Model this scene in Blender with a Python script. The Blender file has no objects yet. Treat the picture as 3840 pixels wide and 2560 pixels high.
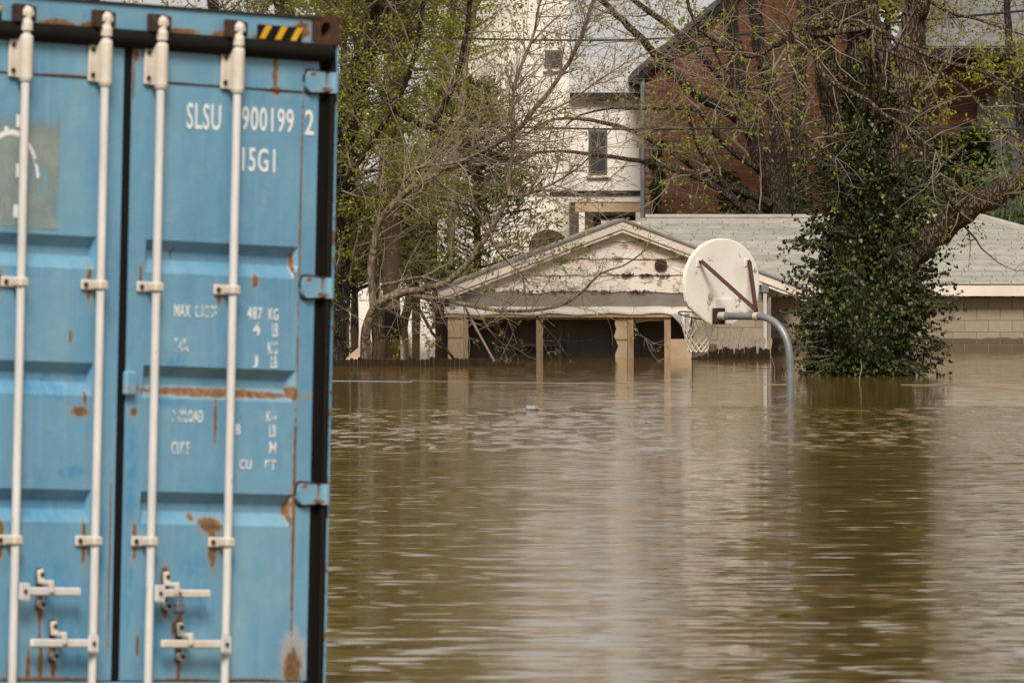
import bpy, math, random
import numpy as np
from mathutils import Vector, Matrix

# ------------------------------------------------------------------ camera, sky, sun, exposure
SC = bpy.context.scene
COL = SC.collection
FPX, CAM_Z, HORIZON = 36000.0, 1.95, 877.0        # focal length in photo pixels, eye height over the water, horizon row
cam_d = bpy.data.cameras.new('camera')
cam_d.sensor_width = 36.0
cam_d.lens = FPX * 36.0 / 3840.0
cam_d.shift_y = -(1280.0 - HORIZON) / 3840.0
cam_d.clip_start, cam_d.clip_end = 1.0, 5000.0
cam_d.dof.use_dof = True
cam_d.dof.focus_distance = 119.0
cam_d.dof.aperture_fstop = 17.0
cam_o = bpy.data.objects.new('camera', cam_d)
COL.objects.link(cam_o)
cam_o.location = (0, 0, CAM_Z)
cam_o.rotation_euler = (math.pi / 2, 0, 0)
SC.camera = cam_o

SUN_TO = Vector((-0.02, -0.80, 0.85)).normalized()
world = bpy.data.worlds.new('World')
SC.world = world
world.use_nodes = True
wn = world.node_tree
wn.nodes.clear()
w_out = wn.nodes.new('ShaderNodeOutputWorld')
w_bg = wn.nodes.new('ShaderNodeBackground')
w_sky = wn.nodes.new('ShaderNodeTexSky')
w_sky.sky_type = 'NISHITA'
w_sky.sun_disc = False
w_sky.sun_elevation = math.asin(SUN_TO.z)
w_sky.sun_rotation = math.atan2(SUN_TO.x, SUN_TO.y)
w_sky.dust_density = 2.0
w_sky.air_density = 1.0
w_hs = wn.nodes.new('ShaderNodeHueSaturation')
w_hs.inputs['Saturation'].default_value = 0.35
# closed cloud cover: soft bright and dull cloud, the same all round the sky
w_co = wn.nodes.new('ShaderNodeTexCoord')
w_map = wn.nodes.new('ShaderNodeMapping'); w_map.inputs['Scale'].default_value = (1, 1, 2.5)
w_no = wn.nodes.new('ShaderNodeTexNoise'); w_no.inputs['Scale'].default_value = 2.6; w_no.inputs['Detail'].default_value = 5.0
w_rp = wn.nodes.new('ShaderNodeValToRGB')
w_rp.color_ramp.elements[0].position = 0.3; w_rp.color_ramp.elements[0].color = (4.6, 4.5, 4.4, 1)
w_rp.color_ramp.elements[1].position = 0.7; w_rp.color_ramp.elements[1].color = (6.7, 6.4, 6.0, 1)
w_mx = wn.nodes.new('ShaderNodeMix'); w_mx.data_type = 'RGBA'; w_mx.inputs[0].default_value = 0.85
w_bg.inputs['Strength'].default_value = 0.072
wn.links.new(w_sky.outputs[0], w_hs.inputs['Color'])
wn.links.new(w_co.outputs['Generated'], w_map.inputs['Vector'])
wn.links.new(w_map.outputs[0], w_no.inputs['Vector'])
wn.links.new(w_no.outputs['Fac'], w_rp.inputs[0])
wn.links.new(w_hs.outputs[0], w_mx.inputs[6])
wn.links.new(w_rp.outputs[0], w_mx.inputs[7])
wn.links.new(w_mx.outputs[2], w_bg.inputs['Color'])
wn.links.new(w_bg.outputs[0], w_out.inputs['Surface'])

sun_d = bpy.data.lights.new('sun', 'SUN')
sun_d.energy = 2.8
sun_d.angle = math.radians(20)
sun_d.color = (1.0, 0.90, 0.77)
sun_o = bpy.data.objects.new('sun', sun_d)
COL.objects.link(sun_o)
sun_o.rotation_euler = SUN_TO.to_track_quat('Z', 'Y').to_euler()

SC.view_settings.view_transform = 'Standard'
SC.view_settings.look = 'None'
SC.view_settings.exposure = 0.65
SC.view_settings.gamma = 1.0
SC.view_settings.use_curve_mapping = False
SC.cycles.max_bounces = 6
SC.cycles.transparent_max_bounces = 12
SC.cycles.caustics_reflective = False
SC.cycles.caustics_refractive = False

# ------------------------------------------------------------------ helpers: placing
S2 = 3840.0 / 2352.0
def at(px, py, Y):                       # photo pixel seen at distance Y -> point in the place
    return Vector(((px - 1920.0) / FPX * Y, Y, CAM_Z - (py - HORIZON) / FPX * Y))
def v2(x, y, Y): return at(x * S2, y * S2, Y)
def z4(x, y, Y): return at(1240 + x / 1.809, y / 1.809, Y)
def z5(x, y, Y): return at(2540 + x / 1.809, y / 1.809, Y)
def z6(x, y, Y): return at(1240 + x / 1.809, 760 + y / 1.809, Y)
def z7(x, y, Y): return at(2440 + x / 1.68, 760 + y / 1.68, Y)
def X_at(px, Y): return (px - 1920.0) / FPX * Y
def Z_at(py, Y): return CAM_Z - (py - HORIZON) / FPX * Y

# ------------------------------------------------------------------ helpers: objects
def tag(o, label=None, cat=None, group=None, kind=None):
    if label: o['label'] = label
    if cat: o['category'] = cat
    if group: o['group'] = group
    if kind: o['kind'] = kind
    return o
def link(o, parent=None):
    COL.objects.link(o)
    if parent is not None: o.parent = parent
    return o
def empty(name, loc=(0, 0, 0), rz=0.0, parent=None):
    o = bpy.data.objects.new(name, None)
    o.empty_display_size = 0.1
    o.location = loc
    o.rotation_euler = (0, 0, rz)
    return link(o, parent)
def mesh_data(name, verts, faces, mat, smooth=False):
    me = bpy.data.meshes.new(name)
    me.from_pydata([tuple(v) for v in verts], [], faces)
    if mat is not None: me.materials.append(mat)
    if smooth: me.polygons.foreach_set('use_smooth', [True] * len(me.polygons))
    me.update()
    return me
class MB:
    def __init__(s): s.v = []; s.f = []
    def add(s, vs, fs):
        n = len(s.v)
        s.v += [Vector(p) for p in vs]
        s.f += [tuple(i + n for i in f) for f in fs]
        return s
    def box(s, a, b, ch=0.0, M=None):
        a = Vector(a); b = Vector(b)
        if ch <= 0:
            vs = [Vector((x, y, z)) for z in (a.z, b.z) for y in (a.y, b.y) for x in (a.x, b.x)]
            fs = [(0, 2, 3, 1), (4, 5, 7, 6), (0, 1, 5, 4), (2, 6, 7, 3), (0, 4, 6, 2), (1, 3, 7, 5)]
        else:
            vs = []; idx = {}
            lo, hi = a, b
            for sx in (0, 1):
                for sy in (0, 1):
                    for sz in (0, 1):
                        c = Vector((hi.x if sx else lo.x, hi.y if sy else lo.y, hi.z if sz else lo.z))
                        d = Vector((-ch if sx else ch, -ch if sy else ch, -ch if sz else ch))
                        for ax in range(3):
                            p = c + d; p[ax] = c[ax]
                            idx[(sx, sy, sz, ax)] = len(vs); vs.append(p)
            fs = []
            K = lambda sx, sy, sz, ax: idx[(sx, sy, sz, ax)]
            for q in (0, 1):
                fs.append([K(q, 0, 0, 0), K(q, 1, 0, 0), K(q, 1, 1, 0), K(q, 0, 1, 0)][::1 if q else -1])
                fs.append([K(0, q, 0, 1), K(1, q, 0, 1), K(1, q, 1, 1), K(0, q, 1, 1)][::-1 if q else 1])
                fs.append([K(0, 0, q, 2), K(1, 0, q, 2), K(1, 1, q, 2), K(0, 1, q, 2)][::1 if q else -1])
            for p in (0, 1):
                for q in (0, 1):
                    fs.append((K(p, q, 0, 0), K(p, q, 1, 0), K(p, q, 1, 1), K(p, q, 0, 1)))
                    fs.append((K(p, 0, q, 0), K(p, 1, q, 0), K(p, 1, q, 2), K(p, 0, q, 2)))
                    fs.append((K(0, p, q, 1), K(1, p, q, 1), K(1, p, q, 2), K(0, p, q, 2)))
                    for r in (0, 1):
                        pass
            for sx in (0, 1):
                for sy in (0, 1):
                    for sz in (0, 1):
                        fs.append((K(sx, sy, sz, 0), K(sx, sy, sz, 1), K(sx, sy, sz, 2)))
        if M is not None: vs = [M @ p for p in vs]
        return s.add(vs, [tuple(f) for f in fs])
    def tube(s, pts, rad, n=8, cap=True, wob=None):
        pts = [Vector(p) for p in pts]
        if not hasattr(rad, '__len__'): rad = [rad] * len(pts)
        m = len(pts); vs = []; up = None
        for i, p in enumerate(pts):
            t = (pts[min(i + 1, m - 1)] - pts[max(i - 1, 0)])
            t = t.normalized() if t.length > 1e-9 else Vector((0, 0, 1))
            if up is None:
                up = Vector((0, 0, 1)) if abs(t.z) < 0.9 else Vector((1, 0, 0))
            a = t.cross(up)
            if a.length < 1e-6: a = t.cross(Vector((1, 0.3, 0)))
            a.normalize(); b = t.cross(a); up = -b if False else a.cross(t)
            for k in range(n):
                an = 2 * math.pi * k / n
                r = rad[i] * (wob(i, k) if wob else 1.0)
                vs.append(p + (a * math.cos(an) + b * math.sin(an)) * r)
        fs = [(i * n + k, i * n + (k + 1) % n, (i + 1) * n + (k + 1) % n, (i + 1) * n + k) for i in range(m - 1) for k in range(n)]
        if cap:
            k0 = len(vs); vs += [q.copy() for q in vs[:n]] + [q.copy() for q in vs[(m - 1) * n:m * n]]     # caps keep their own corners
            fs.append(tuple(range(k0 + n - 1, k0 - 1, -1))); fs.append(tuple(range(k0 + n, k0 + 2 * n)))
        return s.add(vs, fs)
    def prism(s, poly, y0, y1, M=None):              # poly in (x, z), extruded along y
        n = len(poly)
        vs = [Vector((x, y0, z)) for x, z in poly] + [Vector((x, y1, z)) for x, z in poly]
        fs = [tuple(range(n)), tuple(range(2 * n - 1, n - 1, -1))]
        fs += [(k + n, (k + 1) % n + n, (k + 1) % n, k) for k in range(n)]
        if M is not None: vs = [M @ p for p in vs]
        return s.add(vs, fs)
    def build(s, name, mat, parent=None, smooth=False, kind=None):
        me = mesh_data(name, s.v, s.f, mat, smooth)
        o = link(bpy.data.objects.new(name, me), parent)
        if kind: o['kind'] = kind
        return o
def box(name, a, b, mat, parent=None, ch=0.0, M=None):
    return MB().box(a, b, ch, M).build(name, mat, parent)
def shared(name, me, parent, loc=(0, 0, 0), rot=(0, 0, 0), scale=(1, 1, 1)):
    o = bpy.data.objects.new(name, me)
    o.location = loc; o.rotation_euler = rot; o.scale = scale
    return link(o, parent)
def smooth_path(pts, step=0.25):
    pts = [Vector(p) for p in pts]; out = []
    for i in range(len(pts) - 1):
        p0 = pts[max(i - 1, 0)]; p1 = pts[i]; p2 = pts[i + 1]; p3 = pts[min(i + 2, len(pts) - 1)]
        n = max(2, int((p2 - p1).length / step))
        for k in range(n):
            t = k / n
            out.append(0.5 * ((2 * p1) + (p2 - p0) * t + (2 * p0 - 5 * p1 + 4 * p2 - p3) * t * t + (3 * p1 - p0 - 3 * p2 + p3) * t ** 3))
    out.append(pts[-1])
    return out

# ------------------------------------------------------------------ helpers: materials
class NT:
    def __init__(s, name):
        s.m = bpy.data.materials.new(name); s.m.use_nodes = True
        s.t = s.m.node_tree; s.t.nodes.clear()
        s.out = s.t.nodes.new('ShaderNodeOutputMaterial')
    def n(s, typ, **kw):
        o = s.t.nodes.new(typ)
        for k, val in kw.items():
            if hasattr(o, k): setattr(o, k, val)
        return o
    def l(s, a, b): s.t.links.new(a, b)
    def put(s, sock, val):
        if hasattr(val, 'links'): s.l(val, sock)
        else: sock.default_value = val
    def math(s, op, a, b=0.0, c=0.0, clamp=False):
        o = s.n('ShaderNodeMath', operation=op, use_clamp=clamp)
        for i, q in enumerate((a, b, c)): s.put(o.inputs[i], q)
        return o.outputs[0]
    def mix(s, f, a, b, blend='MIX'):
        o = s.n('ShaderNodeMix', data_type='RGBA', blend_type=blend)
        s.put(o.inputs[0], f); s.put(o.inputs[6], a if hasattr(a, 'links') else c4(a)); s.put(o.inputs[7], b if hasattr(b, 'links') else c4(b))
        return o.outputs[2]
    def coord(s, kind='Object', scale=(1, 1, 1)):
        if kind == 'World':
            src = s.n('ShaderNodeNewGeometry').outputs['Position']
        else:
            src = s.n('ShaderNodeTexCoord').outputs[kind]
        mp = s.n('ShaderNodeMapping'); s.l(src, mp.inputs['Vector']); mp.inputs['Scale'].default_value = scale
        return mp.outputs[0]
    def noise(s, vec, scale, detail=4.0, rough=0.55, dist=0.0, color=False):
        o = s.n('ShaderNodeTexNoise'); s.l(vec, o.inputs['Vector'])
        o.inputs['Scale'].default_value = scale; o.inputs['Detail'].default_value = detail
        o.inputs['Roughness'].default_value = rough; o.inputs['Distortion'].default_value = dist
        return o.outputs['Color' if color else 'Fac']
    def ramp(s, f, stops):
        o = s.n('ShaderNodeValToRGB'); s.put(o.inputs[0], f)
        e = o.color_ramp.elements
        while len(e) < len(stops): e.new(0.5)
        for el, (p, c) in zip(e, stops): el.position = p; el.color = c4(c) if hasattr(c, '__len__') else (c, c, c, 1)
        return o.outputs[0]
    def sstep(s, x, lo, hi):
        o = s.n('ShaderNodeMapRange', interpolation_type='SMOOTHSTEP')
        s.put(o.inputs[0], x); s.put(o.inputs[1], lo); s.put(o.inputs[2], hi)
        return o.outputs[0]
    def bsdf(s, color, rough=0.7, metal=0.0, bump=None, bstr=0.3, bdist=0.01, spec=0.5, **kw):
        o = s.n('ShaderNodeBsdfPrincipled')
        s.put(o.inputs['Base Color'], color if hasattr(color, 'links') else c4(color))
        s.put(o.inputs['Roughness'], rough); s.put(o.inputs['Metallic'], metal)
        o.inputs['Specular IOR Level'].default_value = spec
        if bump is not None:
            b = s.n('ShaderNodeBump'); b.inputs['Strength'].default_value = bstr; b.inputs['Distance'].default_value = bdist
            s.l(bump, b.inputs['Height']); s.l(b.outputs[0], o.inputs['Normal'])
        return o
    def end(s, node, out='BSDF'):
        s.l(node.outputs[out], s.out.inputs['Surface']); return s.m
def c4(c): return (c[0], c[1], c[2], 1.0)

def plain(name, c1, c2=None, rough=0.7, scale=6.0, metal=0.0, stretch=(1, 1, 1), bstr=0.15, spot=None, spot_lo=0.58, spot_scale=9.0, coord='Object', detail=5.0, lo=0.3, hi=0.7, spec=0.5):
    t = NT(name); co = t.coord(coord, stretch)
    n1 = t.noise(co, scale, detail)
    col = t.ramp(n1, [(lo, c1), (hi, c2 or tuple(x * 0.75 for x in c1))])
    if spot:
        n2 = t.noise(co, spot_scale, 7.0, 0.65)
        col = t.mix(t.sstep(n2, spot_lo, spot_lo + 0.07), col, spot)
    return t.end(t.bsdf(col, rough, metal, t.noise(co, scale * 5, 4.0), bstr, 0.01, spec))

def varied(name, stops, rough=0.8, src='Random', scale=14.0, amount=0.35, wet_z=None, bstr=0.3):     # colour varies from piece to piece
    t = NT(name)
    if src == 'Random': r = t.n('ShaderNodeObjectInfo').outputs['Random']
    else: r = t.n('ShaderNodeNewGeometry').outputs['Random Per Island']
    col = t.ramp(r, stops)
    wc = t.coord('World')
    n = t.noise(wc, scale, 6.0, 0.6)
    col = t.mix(amount, col, t.ramp(n, [(0.25, (0.25, 0.23, 0.21)), (0.75, (1.0, 1.0, 1.0))]), 'MULTIPLY')
    if wet_z is not None:
        sep = t.n('ShaderNodeSeparateXYZ'); t.l(wc, sep.inputs[0])
        zz = t.math('ADD', sep.outputs[2], t.math('MULTIPLY', t.math('SUBTRACT', t.noise(wc, 3.0, 5.0), 0.5), 0.12))
        wet = t.sstep(zz, wet_z + 0.012, wet_z - 0.012)
        col = t.mix(wet, col, t.mix(1.0, col, (0.36, 0.32, 0.27), 'MULTIPLY'))
    return t.end(t.bsdf(col, rough, 0.0, n, bstr, 0.006))

def leaf_mat(name, stops, rough=0.5, trans=0.35, tint=(0.9, 1.1, 0.4)):
    t = NT(name)
    r = t.n('ShaderNodeNewGeometry').outputs['Random Per Island']
    col = t.ramp(r, stops)
    p = t.bsdf(col, rough, spec=0.35)
    tr = t.n('ShaderNodeBsdfTranslucent')
    t.l(t.mix(1.0, col, tint, 'MULTIPLY'), tr.inputs['Color'])
    mx = t.n('ShaderNodeMixShader'); mx.inputs[0].default_value = trans
    t.l(p.outputs[0], mx.inputs[1]); t.l(tr.outputs[0], mx.inputs[2])
    return t.end(mx, 'Shader')

def bark_mat(name, c1, c2, stretch=(1, 1, 0.22), scale=22.0, bstr=0.9, bdist=0.04):
    t = NT(name); co = t.coord('World', stretch)
    vo = t.n('ShaderNodeTexVoronoi'); vo.feature = 'DISTANCE_TO_EDGE'
    wv = t.n('ShaderNodeVectorMath'); wv.operation = 'ADD'
    t.l(co, wv.inputs[0])
    nc = t.n('ShaderNodeVectorMath'); nc.operation = 'SCALE'
    t.l(t.noise(co, 9.0, 3.0, color=True), nc.inputs[0]); nc.inputs['Scale'].default_value = 0.12
    t.l(nc.outputs[0], wv.inputs[1]); t.l(wv.outputs[0], vo.inputs['Vector']); vo.inputs['Scale'].default_value = scale
    h = t.math('ADD', t.sstep(vo.outputs[0], 0.0, 0.25), t.math('MULTIPLY', t.noise(co, 30.0, 5.0), 0.5))
    col = t.ramp(t.math('MULTIPLY', h, 0.7), [(0.15, c2), (0.75, c1)])
    big = t.noise(t.coord('World'), 1.3, 4.0)
    col = t.mix(0.5, col, t.ramp(big, [(0.3, (0.45, 0.45, 0.38)), (0.7, (1.0, 1.0, 1.0))]), 'MULTIPLY')
    return t.end(t.bsdf(col, 0.9, 0.0, h, bstr, bdist, 0.2))

M = {}
M['white_paint'] = plain('white_paint', (0.74, 0.71, 0.66), (0.55, 0.48, 0.42), 0.7, 3.0, spot=(0.10, 0.075, 0.05), spot_lo=0.62, spot_scale=7.0)
M['siding'] = plain('siding', (0.74, 0.71, 0.66), (0.60, 0.49, 0.42), 0.75, 1.6, stretch=(1, 1, 2.2), spot=(0.27, 0.22, 0.165), spot_lo=0.53, spot_scale=4.0, coord='World')
M['fascia'] = plain('fascia', (0.74, 0.67, 0.61), (0.60, 0.52, 0.46), 0.6, 2.0, coord='World')
M['grey_band'] = plain('grey_band', (0.22, 0.20, 0.17), (0.15, 0.135, 0.115), 0.85, 2.5, coord='World')
M['tan_wood'] = plain('tan_wood', (0.42, 0.30, 0.19), (0.27, 0.18, 0.10), 0.8, 5.0, stretch=(3, 3, 0.5), spot=(0.11, 0.06, 0.03), spot_lo=0.6)
M['tan_panel'] = plain('tan_panel', (0.52, 0.40, 0.26), (0.36, 0.26, 0.16), 0.7, 3.0, spot=(0.62, 0.55, 0.45), spot_lo=0.62, spot_scale=6.0)
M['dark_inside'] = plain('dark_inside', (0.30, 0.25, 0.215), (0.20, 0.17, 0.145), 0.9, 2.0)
M['grey_wood'] = plain('grey_wood', (0.27, 0.22, 0.18), (0.15, 0.12, 0.095), 0.85, 9.0, stretch=(6, 6, 0.6), coord='Object')
M['wet_wood'] = plain('wet_wood', (0.034, 0.022, 0.014), (0.018, 0.012, 0.008), 0.9, 9.0, stretch=(5, 5, 0.8), spec=0.08)
M['rust'] = plain('rust', (0.095, 0.030, 0.015), (0.035, 0.015, 0.010), 0.85, 14.0, detail=8)
M['rust_dark'] = plain('rust_dark', (0.055, 0.026, 0.015), (0.02, 0.012, 0.009), 0.9, 16.0, spot=(0.15, 0.06, 0.02), spot_lo=0.58)
M['galv'] = plain('galv', (0.22, 0.235, 0.26), (0.15, 0.16, 0.175), 0.45, 5.0, 0.35, spot=(0.20, 0.11, 0.04), spot_lo=0.66, spot_scale=11.0)
M['board_white'] = plain('board_white', (0.84, 0.82, 0.78), (0.74, 0.71, 0.65), 0.5, 2.5, spot=(0.30, 0.25, 0.18), spot_lo=0.595, spot_scale=4.5)
M['net'] = plain('net', (0.86, 0.82, 0.75), (0.72, 0.67, 0.58), 0.8, 20.0)
M['gutter'] = plain('gutter', (0.52, 0.50, 0.48), (0.40, 0.38, 0.36), 0.5, 3.0)
M['blue_metal'] = plain('blue_metal', (0.30, 0.33, 0.38), (0.2, 0.2, 0.22), 0.5, 4.0, spot=(0.3, 0.15, 0.08), spot_lo=0.6)
M['stucco'] = plain('stucco', (0.84, 0.80, 0.75), (0.77, 0.725, 0.67), 0.9, 1.2, coord='World', bstr=0.25)
M['stucco_white'] = plain('stucco_white', (0.74, 0.70, 0.65), (0.62, 0.58, 0.53), 0.85, 1.2, coord='World')
M['dark_trim'] = plain('dark_trim', (0.025, 0.023, 0.022), (0.016, 0.016, 0.016), 0.7, spec=0.2)
M['grey_roof'] = plain('grey_roof', (0.25, 0.24, 0.235), (0.17, 0.165, 0.16), 0.8, 6.0, coord='World')
M['pale_roof'] = plain('pale_roof', (0.46, 0.45, 0.45), (0.36, 0.355, 0.355), 0.7, 4.0, coord='World')
M['glass_dark'] = plain('glass_dark', (0.05, 0.055, 0.065), (0.03, 0.033, 0.04), 0.12, 1.0, spec=0.8)
M['frame_grey'] = plain('frame_grey', (0.10, 0.095, 0.09), None, 0.6)
M['mortar'] = plain('mortar', (0.19, 0.155, 0.125), (0.13, 0.105, 0.085), 0.95, 9.0, coord='World')
M['mortar_tan'] = plain('mortar_tan', (0.235, 0.195, 0.15), (0.17, 0.14, 0.11), 0.95, 9.0, coord='World')
M['brown_wood'] = plain('brown_wood', (0.10, 0.060, 0.038), (0.055, 0.034, 0.022), 0.85, 4.0, stretch=(4, 4, 0.5))
M['tarred'] = plain('tarred', (0.010, 0.009, 0.008), None, 0.8, spec=0.1)
M['wire'] = plain('wire', (0.012, 0.012, 0.013), (0.03, 0.03, 0.032), 0.5, 1.5, coord='World', spec=0.3)
M['slate_siding'] = plain('slate_siding', (0.055, 0.058, 0.07), (0.04, 0.042, 0.05), 0.7, 3.0, coord='World')
brick_stops = [(0.0, (0.10, 0.034, 0.018)), (0.35, (0.14, 0.047, 0.024)), (0.7, (0.175, 0.066, 0.036)), (1.0, (0.085, 0.035, 0.023))]
M['brick'] = varied('brick', brick_stops, 0.9)
M['brick_mass'] = varied('brick_mass', brick_stops, 0.9, 'Island')
M['block'] = varied('block', [(0.0, (0.285, 0.235, 0.175)), (0.5, (0.33, 0.275, 0.205)), (1.0, (0.30, 0.245, 0.19))], 0.9, 'Random', 9.0, 0.3, wet_z=0.19)
M['shingle'] = varied('shingle', [(0.0, (0.30, 0.295, 0.26)), (0.3, (0.36, 0.345, 0.305)), (0.6, (0.265, 0.27, 0.235)), (0.85, (0.39, 0.37, 0.33)), (1.0, (0.29, 0.285, 0.25))], 0.9, 'Random', 5.0, 0.45)
M['slate'] = varied('slate', [(0.0, (0.15, 0.15, 0.165)), (0.5, (0.20, 0.20, 0.215)), (1.0, (0.17, 0.165, 0.175))], 0.85, 'Random', 5.0, 0.4)
M['bark'] = bark_mat('bark', (0.165, 0.122, 0.093), (0.035, 0.024, 0.017))
M['bark_dark'] = bark_mat('bark_dark', (0.085, 0.066, 0.05), (0.022, 0.017, 0.012))
M['bark_grey'] = bark_mat('bark_grey', (0.25, 0.205, 0.155), (0.11, 0.085, 0.06), scale=14.0, bstr=0.4)
M['twig'] = plain('twig', (0.25, 0.20, 0.16), (0.12, 0.092, 0.07), 0.85, 3.0, coord='World')
M['twig_tan'] = plain('twig_tan', (0.31, 0.25, 0.19), (0.16, 0.125, 0.09), 0.85, 3.0, coord='World')
M['ivy'] = leaf_mat('ivy', [(0.0, (0.014, 0.022, 0.008)), (0.45, (0.024, 0.037, 0.011)), (0.72, (0.045, 0.062, 0.015)), (1.0, (0.12, 0.125, 0.022))], 0.42, 0.15)
M['spring'] = leaf_mat('spring', [(0.0, (0.17, 0.19, 0.02)), (0.5, (0.24, 0.25, 0.03)), (0.85, (0.30, 0.29, 0.045)), (1.0, (0.27, 0.18, 0.03))], 0.55, 0.4)
M['spring_dark'] = leaf_mat('spring_dark', [(0.0, (0.13, 0.15, 0.014)), (0.5, (0.21, 0.225, 0.02)), (1.0, (0.30, 0.29, 0.03))], 0.55, 0.35)
M['cedar'] = leaf_mat('cedar', [(0.0, (0.045, 0.056, 0.016)), (0.5, (0.075, 0.082, 0.022)), (1.0, (0.125, 0.105, 0.032))], 0.7, 0.2)
M['hedge'] = leaf_mat('hedge', [(0.0, (0.03, 0.055, 0.012)), (0.5, (0.055, 0.095, 0.018)), (1.0, (0.10, 0.14, 0.022))], 0.6, 0.25)
M['far_wood'] = leaf_mat('far_wood', [(0.0, (0.10, 0.085, 0.06)), (0.5, (0.12, 0.11, 0.05)), (1.0, (0.15, 0.15, 0.05))], 0.9, 0.2)

# ------------------------------------------------------------------ ground and water
def make_ground():
    xs = [-900, -300, -120, -60, -30, -15, -8, -5, -4, -3, -2, -1.2, -0.5, 0.5, 2, 5, 9, 14, 25, 60, 120, 300, 900]
    ys = [-200, -50, 0, 15, 25, 32, 36, 38, 40, 42, 44, 47, 52, 60, 80, 110, 150, 200, 260, 300, 340, 400, 600, 1200, 3000]
    rng = random.Random(3); vs = []; fs = []
    for y in ys:
        for x in xs:
            d = math.hypot((x + 2.6) / 3.2, (y - 40.8) / 4.0)
            z = -2.0 + rng.uniform(-0.15, 0.15)
            k = max(0.0, min(1.0, 1.9 - d)); k = k * k * (3 - 2 * k)
            z = z * (1 - k) + (-0.075) * k
            if y > 300: z = -2 + min(1.0, (y - 300) / 100.0) * 3.2
            if y < 30: z = max(z, -0.3 + (30 - y) * 0.02)
            vs.append((x, y, z))
    n = len(xs)
    for j in range(len(ys) - 1):
        for i in range(n - 1): fs.append((j * n + i, j * n + i + 1, (j + 1) * n + i + 1, (j + 1) * n + i))
    o = link(bpy.data.objects.new('ground', mesh_data('ground', vs, fs, plain('mud', (0.10, 0.075, 0.045), (0.06, 0.05, 0.03), 0.9, 2.0, coord='World'), True)))
    tag(o, 'muddy ground lying under the flood water', 'ground', kind='structure')
make_ground()

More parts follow.
